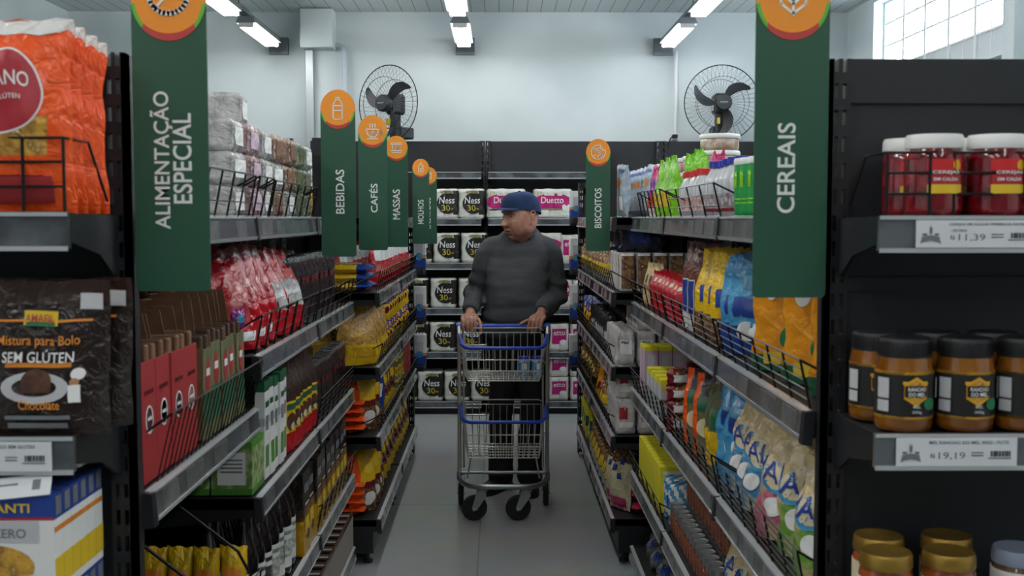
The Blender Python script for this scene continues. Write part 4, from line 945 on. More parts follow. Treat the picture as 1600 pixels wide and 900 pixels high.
row(pb, -1, .62, [4.87, 5.02, 5.17, 5.32], .865, 'clear pasta sack with yellow base', 'on the far left middle shelf', 'bag', 'clear pasta sacks', turn=.9, jit=.15)
row(pb, -1, .80, [4.86, 5.0, 5.2, 5.4], .865, 'back row clear pasta sack', 'on the far left middle shelf', 'bag', 'clear pasta sacks', turn=.9, tilt=-.2, jit=.15)
by = bag('soup_packet', .09, .14, .035, 'pillow', lambda u, v, s: BLUF if v > .6 else YEL, [('rect', 0, .1, .02, .012, ORP), ('disc', 0, .05, .02, .018, REDD)], (), 37)
for lv in range(2): row(by, -1, .57, [5.55+.13*i for i in range(10)], .865+lv*.13, 'blue yellow soup packet', 'on far left middle shelf, %s layer' % ('lower', 'upper')[lv], 'packet', 'soup packets', turn=.6, tilt=-.1)
ofl = bag('snack_bag', .17, .24, .045, 'pillow', lambda u, v, s: ORF if v < .8 else ORF2, [('rect', 0, .12, .05, .03, YEL)], (), 39, .006, .006)
for Z, nm in ((.565, 'upper'), (.205, 'bottom')):
    for lv in range(4):
        o = put(ofl, (-.67, 4.80, Z+.024+lv*.036), 0, 'orange snack bag lying flat on the far left %s shelf, %s from below' % (nm, ORD[lv]), 'bag', 'flat lying orange snack bags')
        o.rotation_euler = (-pi/2, 0, J(.06)); o.location.y = 4.80
ob2 = bag('snack_bag', .165, .275, .075, 'pillow', lambda u, v, s: (ORF if u < -.35 else (YEL if v > .45 else BISC)) if s < 0 else ORF, [('rect', .02, .12, .045, .014, REDD), ('disc', .02, .06, .036, .03, WHITE), ('rect', .02, .19, .035, .02, YELO)], [], 41, .008, .012)
row(ob2, -1, .60, [4.90, 5.02], .565, 'upright orange and yellow snack bag', 'on far left upper shelf', 'bag', 'upright orange snack bags', turn=.75, tilt=-.08)
row(ob2, -1, .60, [4.88, 5.03, 5.18], .205, 'upright orange and yellow snack bag', 'on the far left bottom shelf', 'bag', 'upright orange snack bags', turn=.7, tilt=-.1)
bs = bag('snack_bag', .15, .26, .07, 'pillow', lambda u, v, s: BISC if v > .3 else YEL, [('rect', 0, .16, .04, .02, YELO), ('rect', 0, .1, .04, .012, REDD)], (), 43, .009, .012)
row(bs, -1, .60, [5.33+.16*i for i in range(10)], .205, 'brown and yellow snack bag', 'on the far left bottom shelf', 'bag', 'brown snack bags', turn=.6, tilt=-.1)
row(bs, -1, .74, [5.0+.17*i for i in range(10)], .205, 'back row brown yellow snack bag', 'on far left bottom shelf', 'bag', 'brown snack bags', turn=.6)
bb = bag('flour_bag', .12, .27, .07, 'pillow', lambda u, v, s: BLUF if v > .2 else BISC, [('rect', 0, .14, .03, .03, WHITE)], [('B', 0, .17, .03, .036, WHITE)], 45, .007)
row(bb, -1, .59, [5.16, 5.27], .565, 'dark blue bag', 'beside the orange bags on the far left', 'bag', 'dark blue bags', turn=.7)
row(bs, -1, .59, [5.40, 5.53, 5.66], .565, 'brown yellow bag', 'after the dark blue bags, far left', 'bag', 'brown snack bags', turn=.6)
ycan = jar('food_can', .042, .11, .006, YELO, LIDS, [(.02, .045, YELD), (.055, .085, OLIV)], neck=.97, lidr=.042)
for lv in range(2): row(ycan, -1, .565, [5.8+.1*i for i in range(4)], .565+lv*.111, 'yellow food can', 'on the far left shelf, %s layer' % ('lower', 'upper')[lv], 'can', 'yellow food cans')
rbx = carton('red_box', .12, .09, .2, [(1, REDC)], REDC, [('rect', 0, .12, .04, .03, CRIMS)])
row(rbx, -1, .58, [6.3, 6.42, 6.54, 6.66], .565, 'dark red box', 'at the far end of the far left shelf', 'box', 'dark red boxes')
# fill behind the signs on the left far top shelf
row(bs, -1, .62, [4.9+.16*i for i in range(12)], 1.503, 'brown and yellow bag', 'on the far left top shelf', 'bag', 'top shelf brown bags', turn=.4)
# =============================================================== right side
# ---- top shelf, near run
gp = bag('green_pouch', .11, .235, .06, 'peak', LIME, [('rect', 0, .07, .03, .03, YELO)], (), 51, .008, .02)
vp = bag('purple_pouch', .11, .22, .055, 'peak', lambda u, v, s: PINKF if v > .8 else (PURP if v > .45 else WHF), [('rect', 0, .07, .03, .03, REDP)], (), 53, .008, .02)
row(vp, 1, .63, [4.42, 4.54], 1.505, 'pink and purple pouch', 'on the top right shelf', 'pouch', 'pink and purple pouches', turn=.15, sc=.9)
row(gp, 1, .625, [3.96, 4.06, 4.17, 4.28], 1.505, 'bright green pouch', 'behind the small wire guard', 'pouch', 'bright green pouches', turn=.12, jit=.15, sc=.92)
row(gp, 1, .72, [3.97, 4.2], 1.505, 'back row bright green pouch', 'on the top right shelf', 'pouch', 'bright green pouches', turn=.6, jit=.2)
row(vp, 1, .75, [3.86, 4.15, 4.4], 1.505, 'back row pink and purple pouch', 'on the top right shelf', 'pouch', 'pink and purple pouches', turn=.5)
rcb = bottle('dressing_bottle', .030, .147, PLASTC, REDP, [(.12, .42, paper('granola_print', '#a9807a', .4, col2='#c9c2bf', nscale=60))], .42, .6, .55, .13)
row(rcb, 1, .63, [3.42+.069*i for i in range(6)], 1.505, 'frosted bottle with red cap', 'on the top right shelf', 'bottle', 'red capped bottles')
bcb = bottle('dressing_bottle', .031, .158, PLASTC, BLUC, [(.08, .14, REDD), (.18, .42, paper('bottle_print_blue', '#8d6a58', .4, col2='#9fb2c4', nscale=50))], .42, .62, .6, .12)
row(bcb, 1, .63, [2.93+.07*i for i in range(6)], 1.505, 'frosted bottle with blue cap', 'on the top right shelf', 'bottle', 'blue capped bottles')
row(bcb, 1, .70, [2.86+.07*i for i in range(8)], 1.505, 'back row frosted bottle with blue cap', 'on the top right shelf', 'bottle', 'blue capped bottles')
gc = jar('green_canister', .034, .142, .012, GRNC, LIDW, [(.03, .034, LIME), (.04, .044, LIME)], [('rect', 0, .09, .016, .02, LIME)], [], .97, lidr=.034)
row(gc, 1, .615, [2.62, 2.7, 2.78], 1.505, 'green canister with white lid', 'on the top right shelf', 'can', 'green canisters')
tubm = mat('tub_wall', '#9b7b63', .25, coat=.5, col2='#c3b3a6', nscale=26)
tub = jar('food_tub', .069, .0595, .013, tubm, LIDW, [], [('rect', .03, .02, .02, .012, PLATE)], [], .99, lidr=.073, n=32)
p = at(1124, 262, 4.07)
for r in range(5): put(tub, (p.x, 4.07, 1.503+r*.06), .3*r, 'white lidded tub in the tall stack behind the bottles, %s from below' % ORD[r], 'tub', 'white lidded tubs')
for i, y in enumerate((4.25, 4.41, 4.57, 4.88, 5.05)):
    for r in range(4): put(tub, (p.x-.005*i, y, 1.503+r*.06), .2*i+r, 'white lidded tub, pile %s beyond the tallest stack, %s from below' % (('one', 'two', 'three', 'four', 'five')[i], ORD[r]), 'tub', 'white lidded tubs')
# ---- right shelf 1.15
amb = bag('grain_bag', .22, .33, .1, 'gusset', lambda u, v, s: AMB if v > .12 else DGRN, [('disc', .0, .13, .022, .026, BROWND), ('disc', 0, .125, .018, .02, SKINP), ('disc', .0, .08, .032, .03, LABG), ('disc', -.05, .19, .02, .03, WHITE), ('rect', 0, .03, .06, .014, YELO)], [('ITO', .02, .262, .06, .026, BROWND)], 55, .008, .01, 16, 18)
for i, (x, y) in enumerate(((.685, 2.53), (.70, 2.32), (.71, 2.14), (.83, 2.6))):
    put(amb, (x, y, 1.155), RZ+.95+J(.08), 'amber grain bag with a child drawing, %s from the far end of its shelf' % ORD[i], 'bag', 'amber grain bags')
yel2 = bag('oat_pouch', .15, .265, .075, 'peak', lambda u, v, s: BISC if v < .32 else YEL, [('rect', 0, .13, .045, .025, BLU), ('disc', .02, .06, .03, .025, CREAM), ('rect', 0, .19, .03, .012, LBLU)], [], 57, .008, .012)
row(yel2, 1, .645, [3.02, 3.14, 3.26], 1.155, 'tall yellow oat pouch', 'on second right shelf', 'pouch', 'yellow oat pouches', turn=-.95)
bl2 = bag('oat_pouch', .14, .255, .07, 'peak', lambda u, v, s: LBLU if v > .3 else BLUF, [('rect', 0, .12, .04, .025, BLU), ('disc', 0, .06, .03, .025, WHITE)], [], 59, .008, .012)
row(bl2, 1, .65, [2.84, 2.93], 1.155, 'light blue oat pouch', 'beside the yellow pouches', 'pouch', 'blue oat pouches', turn=-.9)
put(bl2, (.69, 2.72, 1.155), RZ+.8, 'light blue oat pouch beside the amber grain bags', 'pouch', 'blue oat pouches', (0, 0), .85)
br2 = bag('cocoa_pouch', .12, .27, .07, 'gusset', lambda u, v, s: BROWNF if u > -.2 else (WHF if v < .7 else BROWNF), [('rect', -.03, .1, .02, .05, BLU)], (), 61, .006, .01)
cocm = foil('cocoa_film', '#5c3023', .3, .35, 24)
br3 = bag('cocoa_pouch', .12, .27, .07, 'gusset', lambda u, v, s: cocm if u > -.3 else (WHF if v < .6 else cocm), [('rect', -.04, .1, .012, .05, BLU)], (), 61, .006, .01)
row(br3, 1, .64, [3.42, 3.55], 1.155, 'tall brown cocoa pouch', 'on second right shelf', 'pouch', 'brown cocoa pouches', turn=-.8)
row(br2, 1, .77, [2.9, 3.1, 3.3, 3.5], 1.155, 'back row dark cocoa pouch', 'on second right shelf', 'pouch', 'brown cocoa pouches', turn=-.7)
rd2 = bag('jelly_bag', .1, .142, .06, 'gusset', REDF, [('rect', 0, .065, .03, .028, CRIMS), ('rect', 0, .11, .03, .007, CREAM)], (), 63, .006, .01)
row(rd2, 1, .635, [3.74+.1*i for i in range(7)], 1.155, 'glossy red bag', 'on second right shelf', 'bag', 'glossy red bags', turn=-.7)
bg2 = bag('grain_packet', .1, .165, .06, 'peak', BEANS, [('rect', 0, .09, .03, .03, BISC)], (), 65, .006, .01)
row(bg2, 1, .63, [4.44, 4.53], 1.155, 'beige packet', 'at the far end of second right shelf', 'packet', 'beige packets', turn=-.7)
row(rd2, 1, .77, [3.9+.13*i for i in range(5)], 1.155, 'back row glossy red bag', 'on second right shelf', 'bag', 'glossy red bags', turn=-.7)
pkp = bag('pink_packet', .1, .09, .03, 'pillow', PINKF, [('rect', 0, .045, .03, .015, WHITE)], [('Olé', 0, .045, .04, .018, CRIMS)], 66)
put(pkp, (.78, 3.55, 1.425), RZ+1.1, 'small pink packet lying on top of the brown cocoa pouches', 'packet')
# ---- right shelf 0.79
tea = carton('tea_box', .075, .05, .2, [(.93, LILAC), (.07, YELP)], YELP, [('rect', 0, .12, .02, .05, PLATE), ('rect', 0, .05, .024, .016, LILAC)])
for i in range(5):
    for r in range(2): put(tea, (.60+i*.056, 4.42+r*.08, .793), 0, 'tall lilac tea box, %s from the aisle, %s row' % (ORD[i], ('front', 'back')[r]), 'box', 'tall lilac tea boxes', sc=(.7, 1.4, 1))
pinkb = carton('tea_box', .05, .075, .14, [(.88, PLATE), (.12, PINKC)], PINKC, [('rect', 0, .07, .016, .03, LILAC)])
yb = carton('tea_box', .05, .075, .14, [(.86, PLATE), (.14, YELP)], YELP, [('rect', 0, .07, .016, .03, LILAC), ('rect', 0, .11, .02, .006, YELO)])
for i in range(4):
    for r in range(4):
        pr = yb if (i < 2 or r < 2) else pinkb
        put(pr, (.59+i*.053, 3.92+r*.1, .793), 0, 'low %s topped tea box, %s from the aisle, %s row back' % ('yellow' if pr is yb else 'pink', ORD[i], ORD[r]), 'box', 'low tea boxes')
ck = bag('cookie_packet', .1, .06, .05, 'pillow', lambda u, v, s: BISC if abs(u) < .4 else REDD, [('rect', 0, .03, .03, .012, WHITE)], (), 67, .006)
for lv in range(4):
    for r in range(2): put(ck, (.60+r*.1, 3.66, .795+lv*.05), 0, 'small red and white packet, layer %s, %s' % (('one', 'two', 'three', 'four')[lv], ('beside the aisle', 'behind')[r]), 'packet', 'small red packets')
cof = bag('capsule_pouch', .09, .1, .04, 'pillow', cocm, [('rect', 0, .05, .02, .03, SILV)], (), 68, .006)
put(cof, (.66, 3.68, 1.0), .4, 'small shiny brown pouch on the pile of small packets', 'pouch')
oc = bag('seed_pouch', .12, .24, .07, 'gusset', lambda u, v, s: (ORF if u < -.5 else DKGRY if v > .7 else OLIV), [('disc', 0, .08, .035, .03, CREAM), ('rect', 0, .15, .035, .02, DGRN), ('disc', .01, .08, .02, .018, CAKE)], (), 69, .006, .01)
row(oc, 1, .64, [3.32, 3.48], .795, 'dark pouch with orange edge', 'on third right shelf', 'pouch', 'dark orange edged pouches', turn=-.9)
gr2 = bag('seed_pouch', .1, .22, .06, 'gusset', lambda u, v, s: OLIV if v > .4 else YEL, [('rect', 0, .13, .03, .03, DGRN)], (), 70, .006, .01)
row(gr2, 1, .65, [3.16, 3.24], .795, 'olive green pouch', 'beside the dark orange edged pouches', 'pouch', 'olive green pouches', turn=-.8)
lb = bag('milk_powder_bag', .15, .27, .09, 'gusset', lambda u, v, s: LBLU, [('disc', 0, .09, .04, .04, WHITE), ('rect', 0, .16, .045, .02, BLU)], [], 71, .01, .016)
row(lb, 1, .67, [2.93, 3.04], .795, 'light blue milk powder bag', 'on third right shelf', 'bag', 'light blue milk bags', turn=-.8)
row(lb, 1, .81, [2.3, 2.47, 2.64, 2.82, 3.0], .795, 'back row light blue milk bag', 'on third right shelf', 'bag', 'light blue milk bags', turn=-.6)
def allpouch(col, seed):
    fade_ = foil('pouch_lower_'+seed, col, .35, .4, 22, col2='#bfae86', nscale=12)
    return bag('powder_pouch', .15, .245, .085, 'gusset', lambda u, v, s: BEANS if v > .42 else fade_, [('disc', -.025, .14, .046, .036, LBLU), ('disc', -.022, .147, .043, .034, CREAM), ('disc', -.025, .075, .026, .022, WHITE), ('disc', .035, .07, .016, .018, {'blue': BLU, 'pink': CRIMS, 'green': GRN}[seed])], [('All', -.028, .150, .072, .046, BLU)], hash(seed) % 50 if False else {'blue': 72, 'pink': 74, 'green': 76}[seed], .009, .016, 14, 16)
ab, ap_, ag = allpouch('#3f83ae', 'blue'), allpouch('#b8607a', 'pink'), allpouch('#6d9a3e', 'green')
seq = [(ab, 'blue', 2.83), (ab, 'blue', 2.73), (ab, 'blue', 2.63), (ap_, 'pink', 2.52), (ap_, 'pink', 2.41), (ag, 'green', 2.30), (ag, 'green', 2.2), (ag, 'green', 2.1)]
for i, (pr, c, y) in enumerate(seq):
    put(pr, (.65+J(.012), y, .795), RZ+.75+J(.25), 'beige and %s powder pouch on third right shelf, %s from its far end' % (c, ORD[i]), 'pouch', 'beige powder pouches', (-.12+J(.08), J(.09)), 1+J(.05))
for i, y in enumerate((2.75, 2.56, 2.38, 2.22)):
    put(ap_, (.79, y, .80), RZ+.5+J(.2), 'back row beige powder pouch on third right shelf, %s from its far end' % ORD[i], 'pouch', 'beige powder pouches')
# ---- right shelf 0.44
yb2 = carton('starch_carton', .12, .055, .165, [(1, YELP)], YELP, [('rect', 0, .1, .035, .035, YELO), ('rect', 0, .145, .05, .006, WHITE), ('rect', 0, .04, .03, .02, PLATE)])
for i in range(10):
    for r in range(2): put(yb2, (.635+r*.125, 3.98+i*.06, .445), 0, 'bright yellow carton on fourth right shelf, %s from camera, %s row' % (ORD[i], ('aisle', 'back')[r]), 'carton', 'bright yellow cartons')
bw = bag('sugar_pack', .1, .14, .06, 'brick', lambda u, v, s: LBLU if int((u+1)*3+v*5) % 2 else WHF, [('rect', 0, .06, .03, .02, BLU)], (), 78, .004)
row(bw, 1, .635, [3.8, 3.9], .445, 'blue and white pack', 'between the yellow cartons and the jars', 'packet', 'blue and white packs', turn=-.8)
sj = jar('spice_jar', .0235, .1, .02, SPICE, LIDS, [(.03, .06, paper('spice_label', '#7d4a33', .5))], [], [], .92, lidr=.0245, n=16)
for i in range(14):
    for r in range(3):
        for lv in range(2 if r else 1):
            put(sj, (.60+r*.055, 3.0+i*.055, .443+lv*.1005), J(1), 'silver lidded spice jar, %s from camera, %s row back, %s layer' % (ORD[i], ORD[r], ('lower', 'upper')[lv]), 'jar', 'silver lidded spice jars')
for i, y in enumerate((2.86, 2.76, 2.65)):
    put((ap_, ab, ag)[i], (.66, y, .445), RZ+.7, 'beige powder pouch on the fourth right shelf, %s from its far end' % ORD[i], 'pouch', 'low beige powder pouches')
sb = bag('silver_bag', .16, .12, .08, 'pillow', SILV, [('rect', 0, .06, .03, .02, BLU)], (), 80, .014, .02)
row(sb, 1, .64, [4.1, 4.26, 4.42], .124, 'crumpled silver bag', 'on the bottom right shelf', 'bag', 'crumpled silver bags', turn=-.5, tilt=-.2)
# ---- far run, right side
wp = bag('wafer_pouch', .1, .225, .05, 'pillow', foil('pale_blue_film', '#b4c1ca', .3, .4, 24, col2='#8fa3b4', nscale=12), [('disc', 0, .15, .02, .018, ORP), ('rect', 0, .06, .03, .03, WHITE), ('rect', 0, .2, .035, .006, BLU)], (), 82, .005, .008)
row(wp, 1, .54, [4.86+.105*i for i in range(9)], 1.505, 'pale blue wafer pouch', 'on the far right top shelf', 'pouch', 'pale blue wafer pouches', turn=.2, jit=.12)
row(wp, 1, .66, [4.84+.1*i for i in range(9)], 1.505, 'back row pale blue wafer pouch', 'on the far right top shelf', 'pouch', 'pale blue wafer pouches', turn=.1, jit=.1)
crk = bag('cracker_pack', .066, .165, .11, 'brick', lambda u, v, s: WHF if (abs(u) > .74 or v < .08 or v > .92) else BISC, (), (), 84, .003, .002, 10, 14)
for o in [crk]:
    F = bagF(.066, .165, .11, 'brick', 84, .003, .002); mb = MB(); decal(mb, F, .066, .165, 'rect', 0, .06, .014, .03, CARD, .0012); mb.build('printed_label', crk)
for i in range(5):
    for r in range(4): put(crk, (.555+i*.07, 4.87+r*.125, 1.185), J(.03), 'white framed cracker pack, %s from the aisle, %s row back' % (ORD[i], ORD[r]), 'packet', 'white framed cracker packs')
cg = bag('biscuit_bag', .14, .2, .08, 'peak', lambda u, v, s: BISC if v > .2 else SILVL, [('rect', 0, .07, .04, .022, YELO)], (), 86, .01, .016)
row(cg, 1, .555, [5.5+.14*i for i in range(10)], 1.185, 'clear biscuit bag', 'on the far right upper shelf', 'bag', 'clear biscuit bags', turn=-.7)
row(bb, 1, .60, [5.4], 1.185, 'dark blue biscuit bag', 'after the cracker packs', 'bag', 'dark blue biscuit bags', turn=-.6, sc=.75)
dkb = bag('dark_cookie_bag', .2, .14, .1, 'pillow', foil('navy_film', '#23263c', .3, .5, 22), [('rect', 0, .07, .05, .03, BLU)], (), 88, .012, .016)
for i in range(5): put(dkb, (.62+.06*(i % 2), 4.9+i*.16, 1.352), J(.4), 'dark navy bag piled on top of the crackers, %s from the camera' % ORD[i], 'bag', 'dark navy bags')
flr = bag('flour_pack', .085, .15, .1, 'brick', WHF2, [('rect', 0, .08, .026, .03, WHITE), ('rect', 0, .1, .02, .006, INKG)], (), 90, .006, .006)
for i in range(4):
    for r in range(4):
        for lv in range(2):
            put(flr, (.545+i*.092, 4.85+r*.12, .865+lv*.152), J(.05), 'white flour pack, %s from the aisle, %s row back, %s layer' % (ORD[i], ORD[r], ('lower', 'upper')[lv]), 'packet', 'white flour packs') if not (lv == 1 and i == 0) else None
bkp = bag('biscuit_bar', .08, .17, .05, 'brick', lambda u, v, s: DKGRY if v > .55 else (REDD if u > 0 else SILV), [('rect', 0, .06, .02, .03, SILVL)], (), 92, .005)
row(bkp, 1, .54, [5.36+.09*i for i in range(9)], .865, 'dark and silver biscuit packet', 'on the far right middle shelf', 'packet', 'dark biscuit packets', turn=-.5)
row(by, 1, .55, [6.2+.12*i for i in range(6)], .865, 'blue and yellow packet', 'on the far right middle shelf', 'packet', 'blue and yellow packets', turn=-.6, sc=1.2)
row(bkp, 1, .64, [5.36+.1*i for i in range(12)], .865, 'back row dark biscuit packet', 'on the far right middle shelf', 'packet', 'dark biscuit packets', turn=-.5)
srp = bag('sugar_bag', .09, .155, .085, 'brick', WHF2, [('rect', -.012, .09, .018, .026, CRIMS), ('rect', 0, .04, .03, .012, WHITE)], (), 94, .007, .006)
for i in range(3):
    for r in range(4):
        for lv in range(2):
            put(srp, (.55+i*.096, 4.85+r*.11, .565+lv*.157), J(.06), 'white and red sugar bag, %s from the aisle, %s row back, %s layer' % (ORD[i], ORD[r], ('lower', 'upper')[lv]), 'bag', 'white and red sugar bags') if not (lv == 1 and i == 2) else None
amb2 = bag('candy_bag', .12, .2, .07, 'peak', AMB, [('rect', 0, .08, .03, .02, REDD)], (), 95, .008, .012)
row(cg, 1, .55, [5.32, 5.44], .565, 'clear brown biscuit bag', 'after the sugar bags', 'bag', 'clear brown biscuit bags', turn=-.7)
row(amb2, 1, .55, [5.58, 5.72], .565, 'amber candy bag', 'on the far right lower shelf', 'bag', 'amber candy bags', turn=-.7)
gld = bag('gold_candy_bag', .14, .22, .09, 'peak', GOLD, [('rect', 0, .08, .04, .02, BROWND)], (), 96, .012, .016)
row(gld, 1, .555, [5.9+.15*i for i in range(7)], .565, 'shiny gold candy bag', 'on the far right lower shelf', 'bag', 'gold candy bags', turn=-.7)
crb = bag('rice_snack_bag', .16, .29, .08, 'pillow', lambda u, v, s: BISC if v > .75 else foil('cream_film', '#c3bd9a', .3, .4, 24), [('rect', -.02, .2, .02, .014, BLU), ('rect', .03, .23, .018, .014, BLU), ('rect', .03, .16, .018, .014, BLU), ('rect', 0, .03, .06, .03, PINKF)], (), 98, .009, .012)
row(crb, 1, .535, [4.93, 5.05], .205, 'cream bag with blue patches', 'on the far right bottom shelf', 'bag', 'cream blue patched bags', turn=.55, tilt=-.1, sc=.9)
pkb = bag('pink_snack_bag', .12, .13, .06, 'pillow', foil('hot_pink_film', '#b01c46', .25, .5, 24), [('rect', 0, .06, .04, .02, REDD)], (), 99, .01, .012)
for i in range(2):
    for lv in range(3):
        o = put(pkb, (.64+i*.13, 4.84, .23+lv*.055), 0, 'hot pink bag lying on the far right bottom shelf, %s, layer %s' % (('by the cream bag', 'deeper in the shelf')[i], ('one', 'two', 'three')[lv]), 'bag', 'hot pink bags'); o.rotation_euler = (-pi/2, 0, J(.2)); o.location.y = 4.82
row(cg, 1, .56, [5.22+.15*i for i in range(7)], .205, 'clear biscuit bag', 'on the far right bottom shelf', 'bag', 'bottom shelf biscuit bags', turn=-.7, tilt=-.1, sc=1.2)
yg = bag('lemon_snack_bag', .15, .24, .08, 'pillow', foil('lemon_film', '#c3c022', .28, .4, 24), [('rect', 0, .12, .04, .03, DGRN)], (), 100, .01, .014)
row(yg, 1, .56, [6.3, 6.46, 6.62, 6.78], .205, 'lemon yellow bag', 'on the far right bottom shelf', 'bag', 'lemon yellow bags', turn=-.7)
# ---------------------------------------------------------------- back wall: paper rolls and cleaning goods
NW = foil('paper_roll_film', '#d3d5cd', .3, .3, 30); NK = paper('roll_pack_black', '#1d1b1a', .35)
NOLV = paper('roll_pack_gold_print', '#b5a93a', .4); NGR = paper('roll_pack_olive', '#7e7f52', .4)
def nzone(u, v, s):
    if s < 0 and u > .30+.25*abs(v-.5)*2 and v > .1 and v < .93: return NK
    return NW
ness = bag('paper_roll_pack', .208, .225, .21, 'rolls', nzone, [('disc', .02, .115, .083, .08, NK), ('disc', .01, .2, .05, .012, NGR)], [('Ness', .012, .138, .115, .05, WHITE), ('30', .004, .080, .062, .044, NOLV), ('m', .05, .072, .018, .013, NOLV)], 111, .004, .004, 16, 16, eps=.0045)
duet = bag('paper_roll_pack', .30, .225, .21, 'rolls', NW, [('disc', 0, .125, .149, .066, MAG), ('rect', -.03, .185, .1, .012, NW), ('disc', .1, .075, .03, .02, WHITE), ('disc', .122, .09, .016, .016, WHITE), ('disc', .085, .09, .016, .016, WHITE), ('rect', -.02, .07, .09, .007, NGR), ('rect', 0, .035, .14, .03, NW)], [('12', -.1, .19, .035, .032, NOLV), ('Duetto', -.005, .14, .17, .048, WHITE)], 113, .004, .004, 20, 16, eps=.0045)
deco = bag('paper_roll_pack', .16, .21, .19, 'rolls', NW, [('rect', 0, .115, .078, .058, MAG), ('disc', .03, .07, .026, .02, WHITE)], [('etto', .0, .14, .09, .034, WHITE)], 115, .004, .004, 14, 14, eps=.0045)
det = carton('detergent_box', .1, .17, .26, [(.3, BLU), (.1, ORP), (.6, WHITE)], WHITE, [('rect', 0, .15, .03, .05, PLATE), ('disc', .0, .09, .03, .03, LBLU)])
YW = 8.62
def xw(px): return (px-780)/FPX*YW
rowsN = [(1.498, [(697), 737], 'upper'), (1.163, [656, 698, 741], 'second'), (.818, [650, 693, 737], 'middle'), (.483, [651, 692, 734], 'fourth'), (.103, [633, 672, 714, 756], 'bottom')]
for z, xs, nm in rowsN:
    for i, x in enumerate(xs): put(ness, (xw(x), YW, z), J(.04), 'black and white toilet paper pack on the %s back shelf, %s from left' % (nm, ORD[i]), 'toilet paper', 'black and white paper packs')
for i, x in enumerate((788, 863)): put(duet, (xw(x)+(.012 if i == 0 else 0), YW, 1.498), J(.02), 'wide magenta paper pack on the upper back shelf, %s of the man' % ('left', 'right')[i], 'toilet paper', 'magenta paper packs')
put(duet, (xw(848), YW, 1.163), 0, 'wide magenta paper pack on the second back shelf beside the man', 'toilet paper', 'magenta paper packs')
for i, x in enumerate((878, 909)):
    for z, nm in ((1.163, 'second'), (.818, 'middle')):
        if z == .818 or i == 0: put(deco, (xw(x)+.06*(z > 1), YW, z), J(.03), 'magenta paper pack on the %s back shelf, %s from the man' % (nm, ORD[i]), 'toilet paper', 'small magenta packs')
for i, x in enumerate((873, 906)):
    for lv in range(3):
        z = .103+lv*.212
        if lv < 2: put(deco, (xw(x), YW, .103+lv*.185), J(.02), 'magenta paper pack low right of the cart, %s column, %s layer' % (ORD[i], ('lower', 'upper')[lv]), 'toilet paper', 'small magenta packs', sc=(1, 1, .86))
    put(deco, (xw(x), YW, .483), J(.02), 'magenta paper pack on fourth back shelf right of the man, %s column' % ORD[i], 'toilet paper', 'small magenta packs')
for i, (x, z, nm) in enumerate(((905, 1.498, 'upper'), (914, 1.163, 'second'), (660, .818, 'middle'), (905, .818, 'middle right'))):
    pass
for i, (z, h_) in enumerate(((1.183, 1.), (.863, .95), (.563, .9))):
    put(det, (-.512, 7.20, z), J(.05), 'white and blue detergent box on the far left end shelving, %s from above' % ORD[i], 'box', 'white and blue detergent boxes', sc=(.8, .6, .8*h_))
for i, (z, h_) in enumerate(((1.503, .82), (1.183, .9), (.863, 1.), (.563, .9))):
    put(det, (.494, 7.20, z), J(.05), 'white and blue detergent box on the far right end shelving, %s from above' % ORD[i], 'box', 'white and blue detergent boxes', sc=(.8, .6, .8*h_))
# ---------------------------------------------------------------- shopping trolley
CX = .021
cart = thing('shopping_trolley', 'two tier wire shopping trolley with blue rims pushed by the man', 'trolley', (CX, 5.62, 0))
cy = 5.62
def L(x, y, z): return (x, y-cy, z)
m = MB()
for s in (-1, 1):
    m.tube([L(s*.232, 5.862, .933), L(s*.232, 5.83, .925), L(s*.23, 5.805, .895), L(s*.229, 5.80, .84), L(s*.229, 5.80, .17)], .0105, CHROME, 10)
    m.tube([L(s*.205, 5.79, .9), L(s*.207, 5.79, .2)], .006, CHROME, 8)
    m.tube([L(s*.16, 5.66, .32), L(s*.185, 5.66, .172)], .005, CHROME, 8)
pts = [L(-.232, 5.83, .162), L(-.228, 5.70, .165), L(-.205, 5.58, .168), L(-.17, 5.50, .172), L(-.135, 5.468, .175), L(-.09, 5.46, .176), L(.09, 5.46, .176), L(.135, 5.468, .175), L(.17, 5.50, .172), L(.205, 5.58, .168), L(.228, 5.70, .165), L(.232, 5.83, .162)]
m.tube(pts, .0135, STEEL, 12); m.tube([L(-.232, 5.8, .17), L(.232, 5.8, .17)], .009, STEEL, 8)
m.build('trolley_frame', cart, 50)
hb = MB().tube([L(-.236, 5.862, .934), L(.236, 5.862, .934)], .0135, BLUEP, 14)
for s in (-1, 1): hb.tube([L(s*.218, 5.862, .934), L(s*.247, 5.862, .934)], .0175, BLUEP, 14)
hb.build('push_handle', cart, 50)
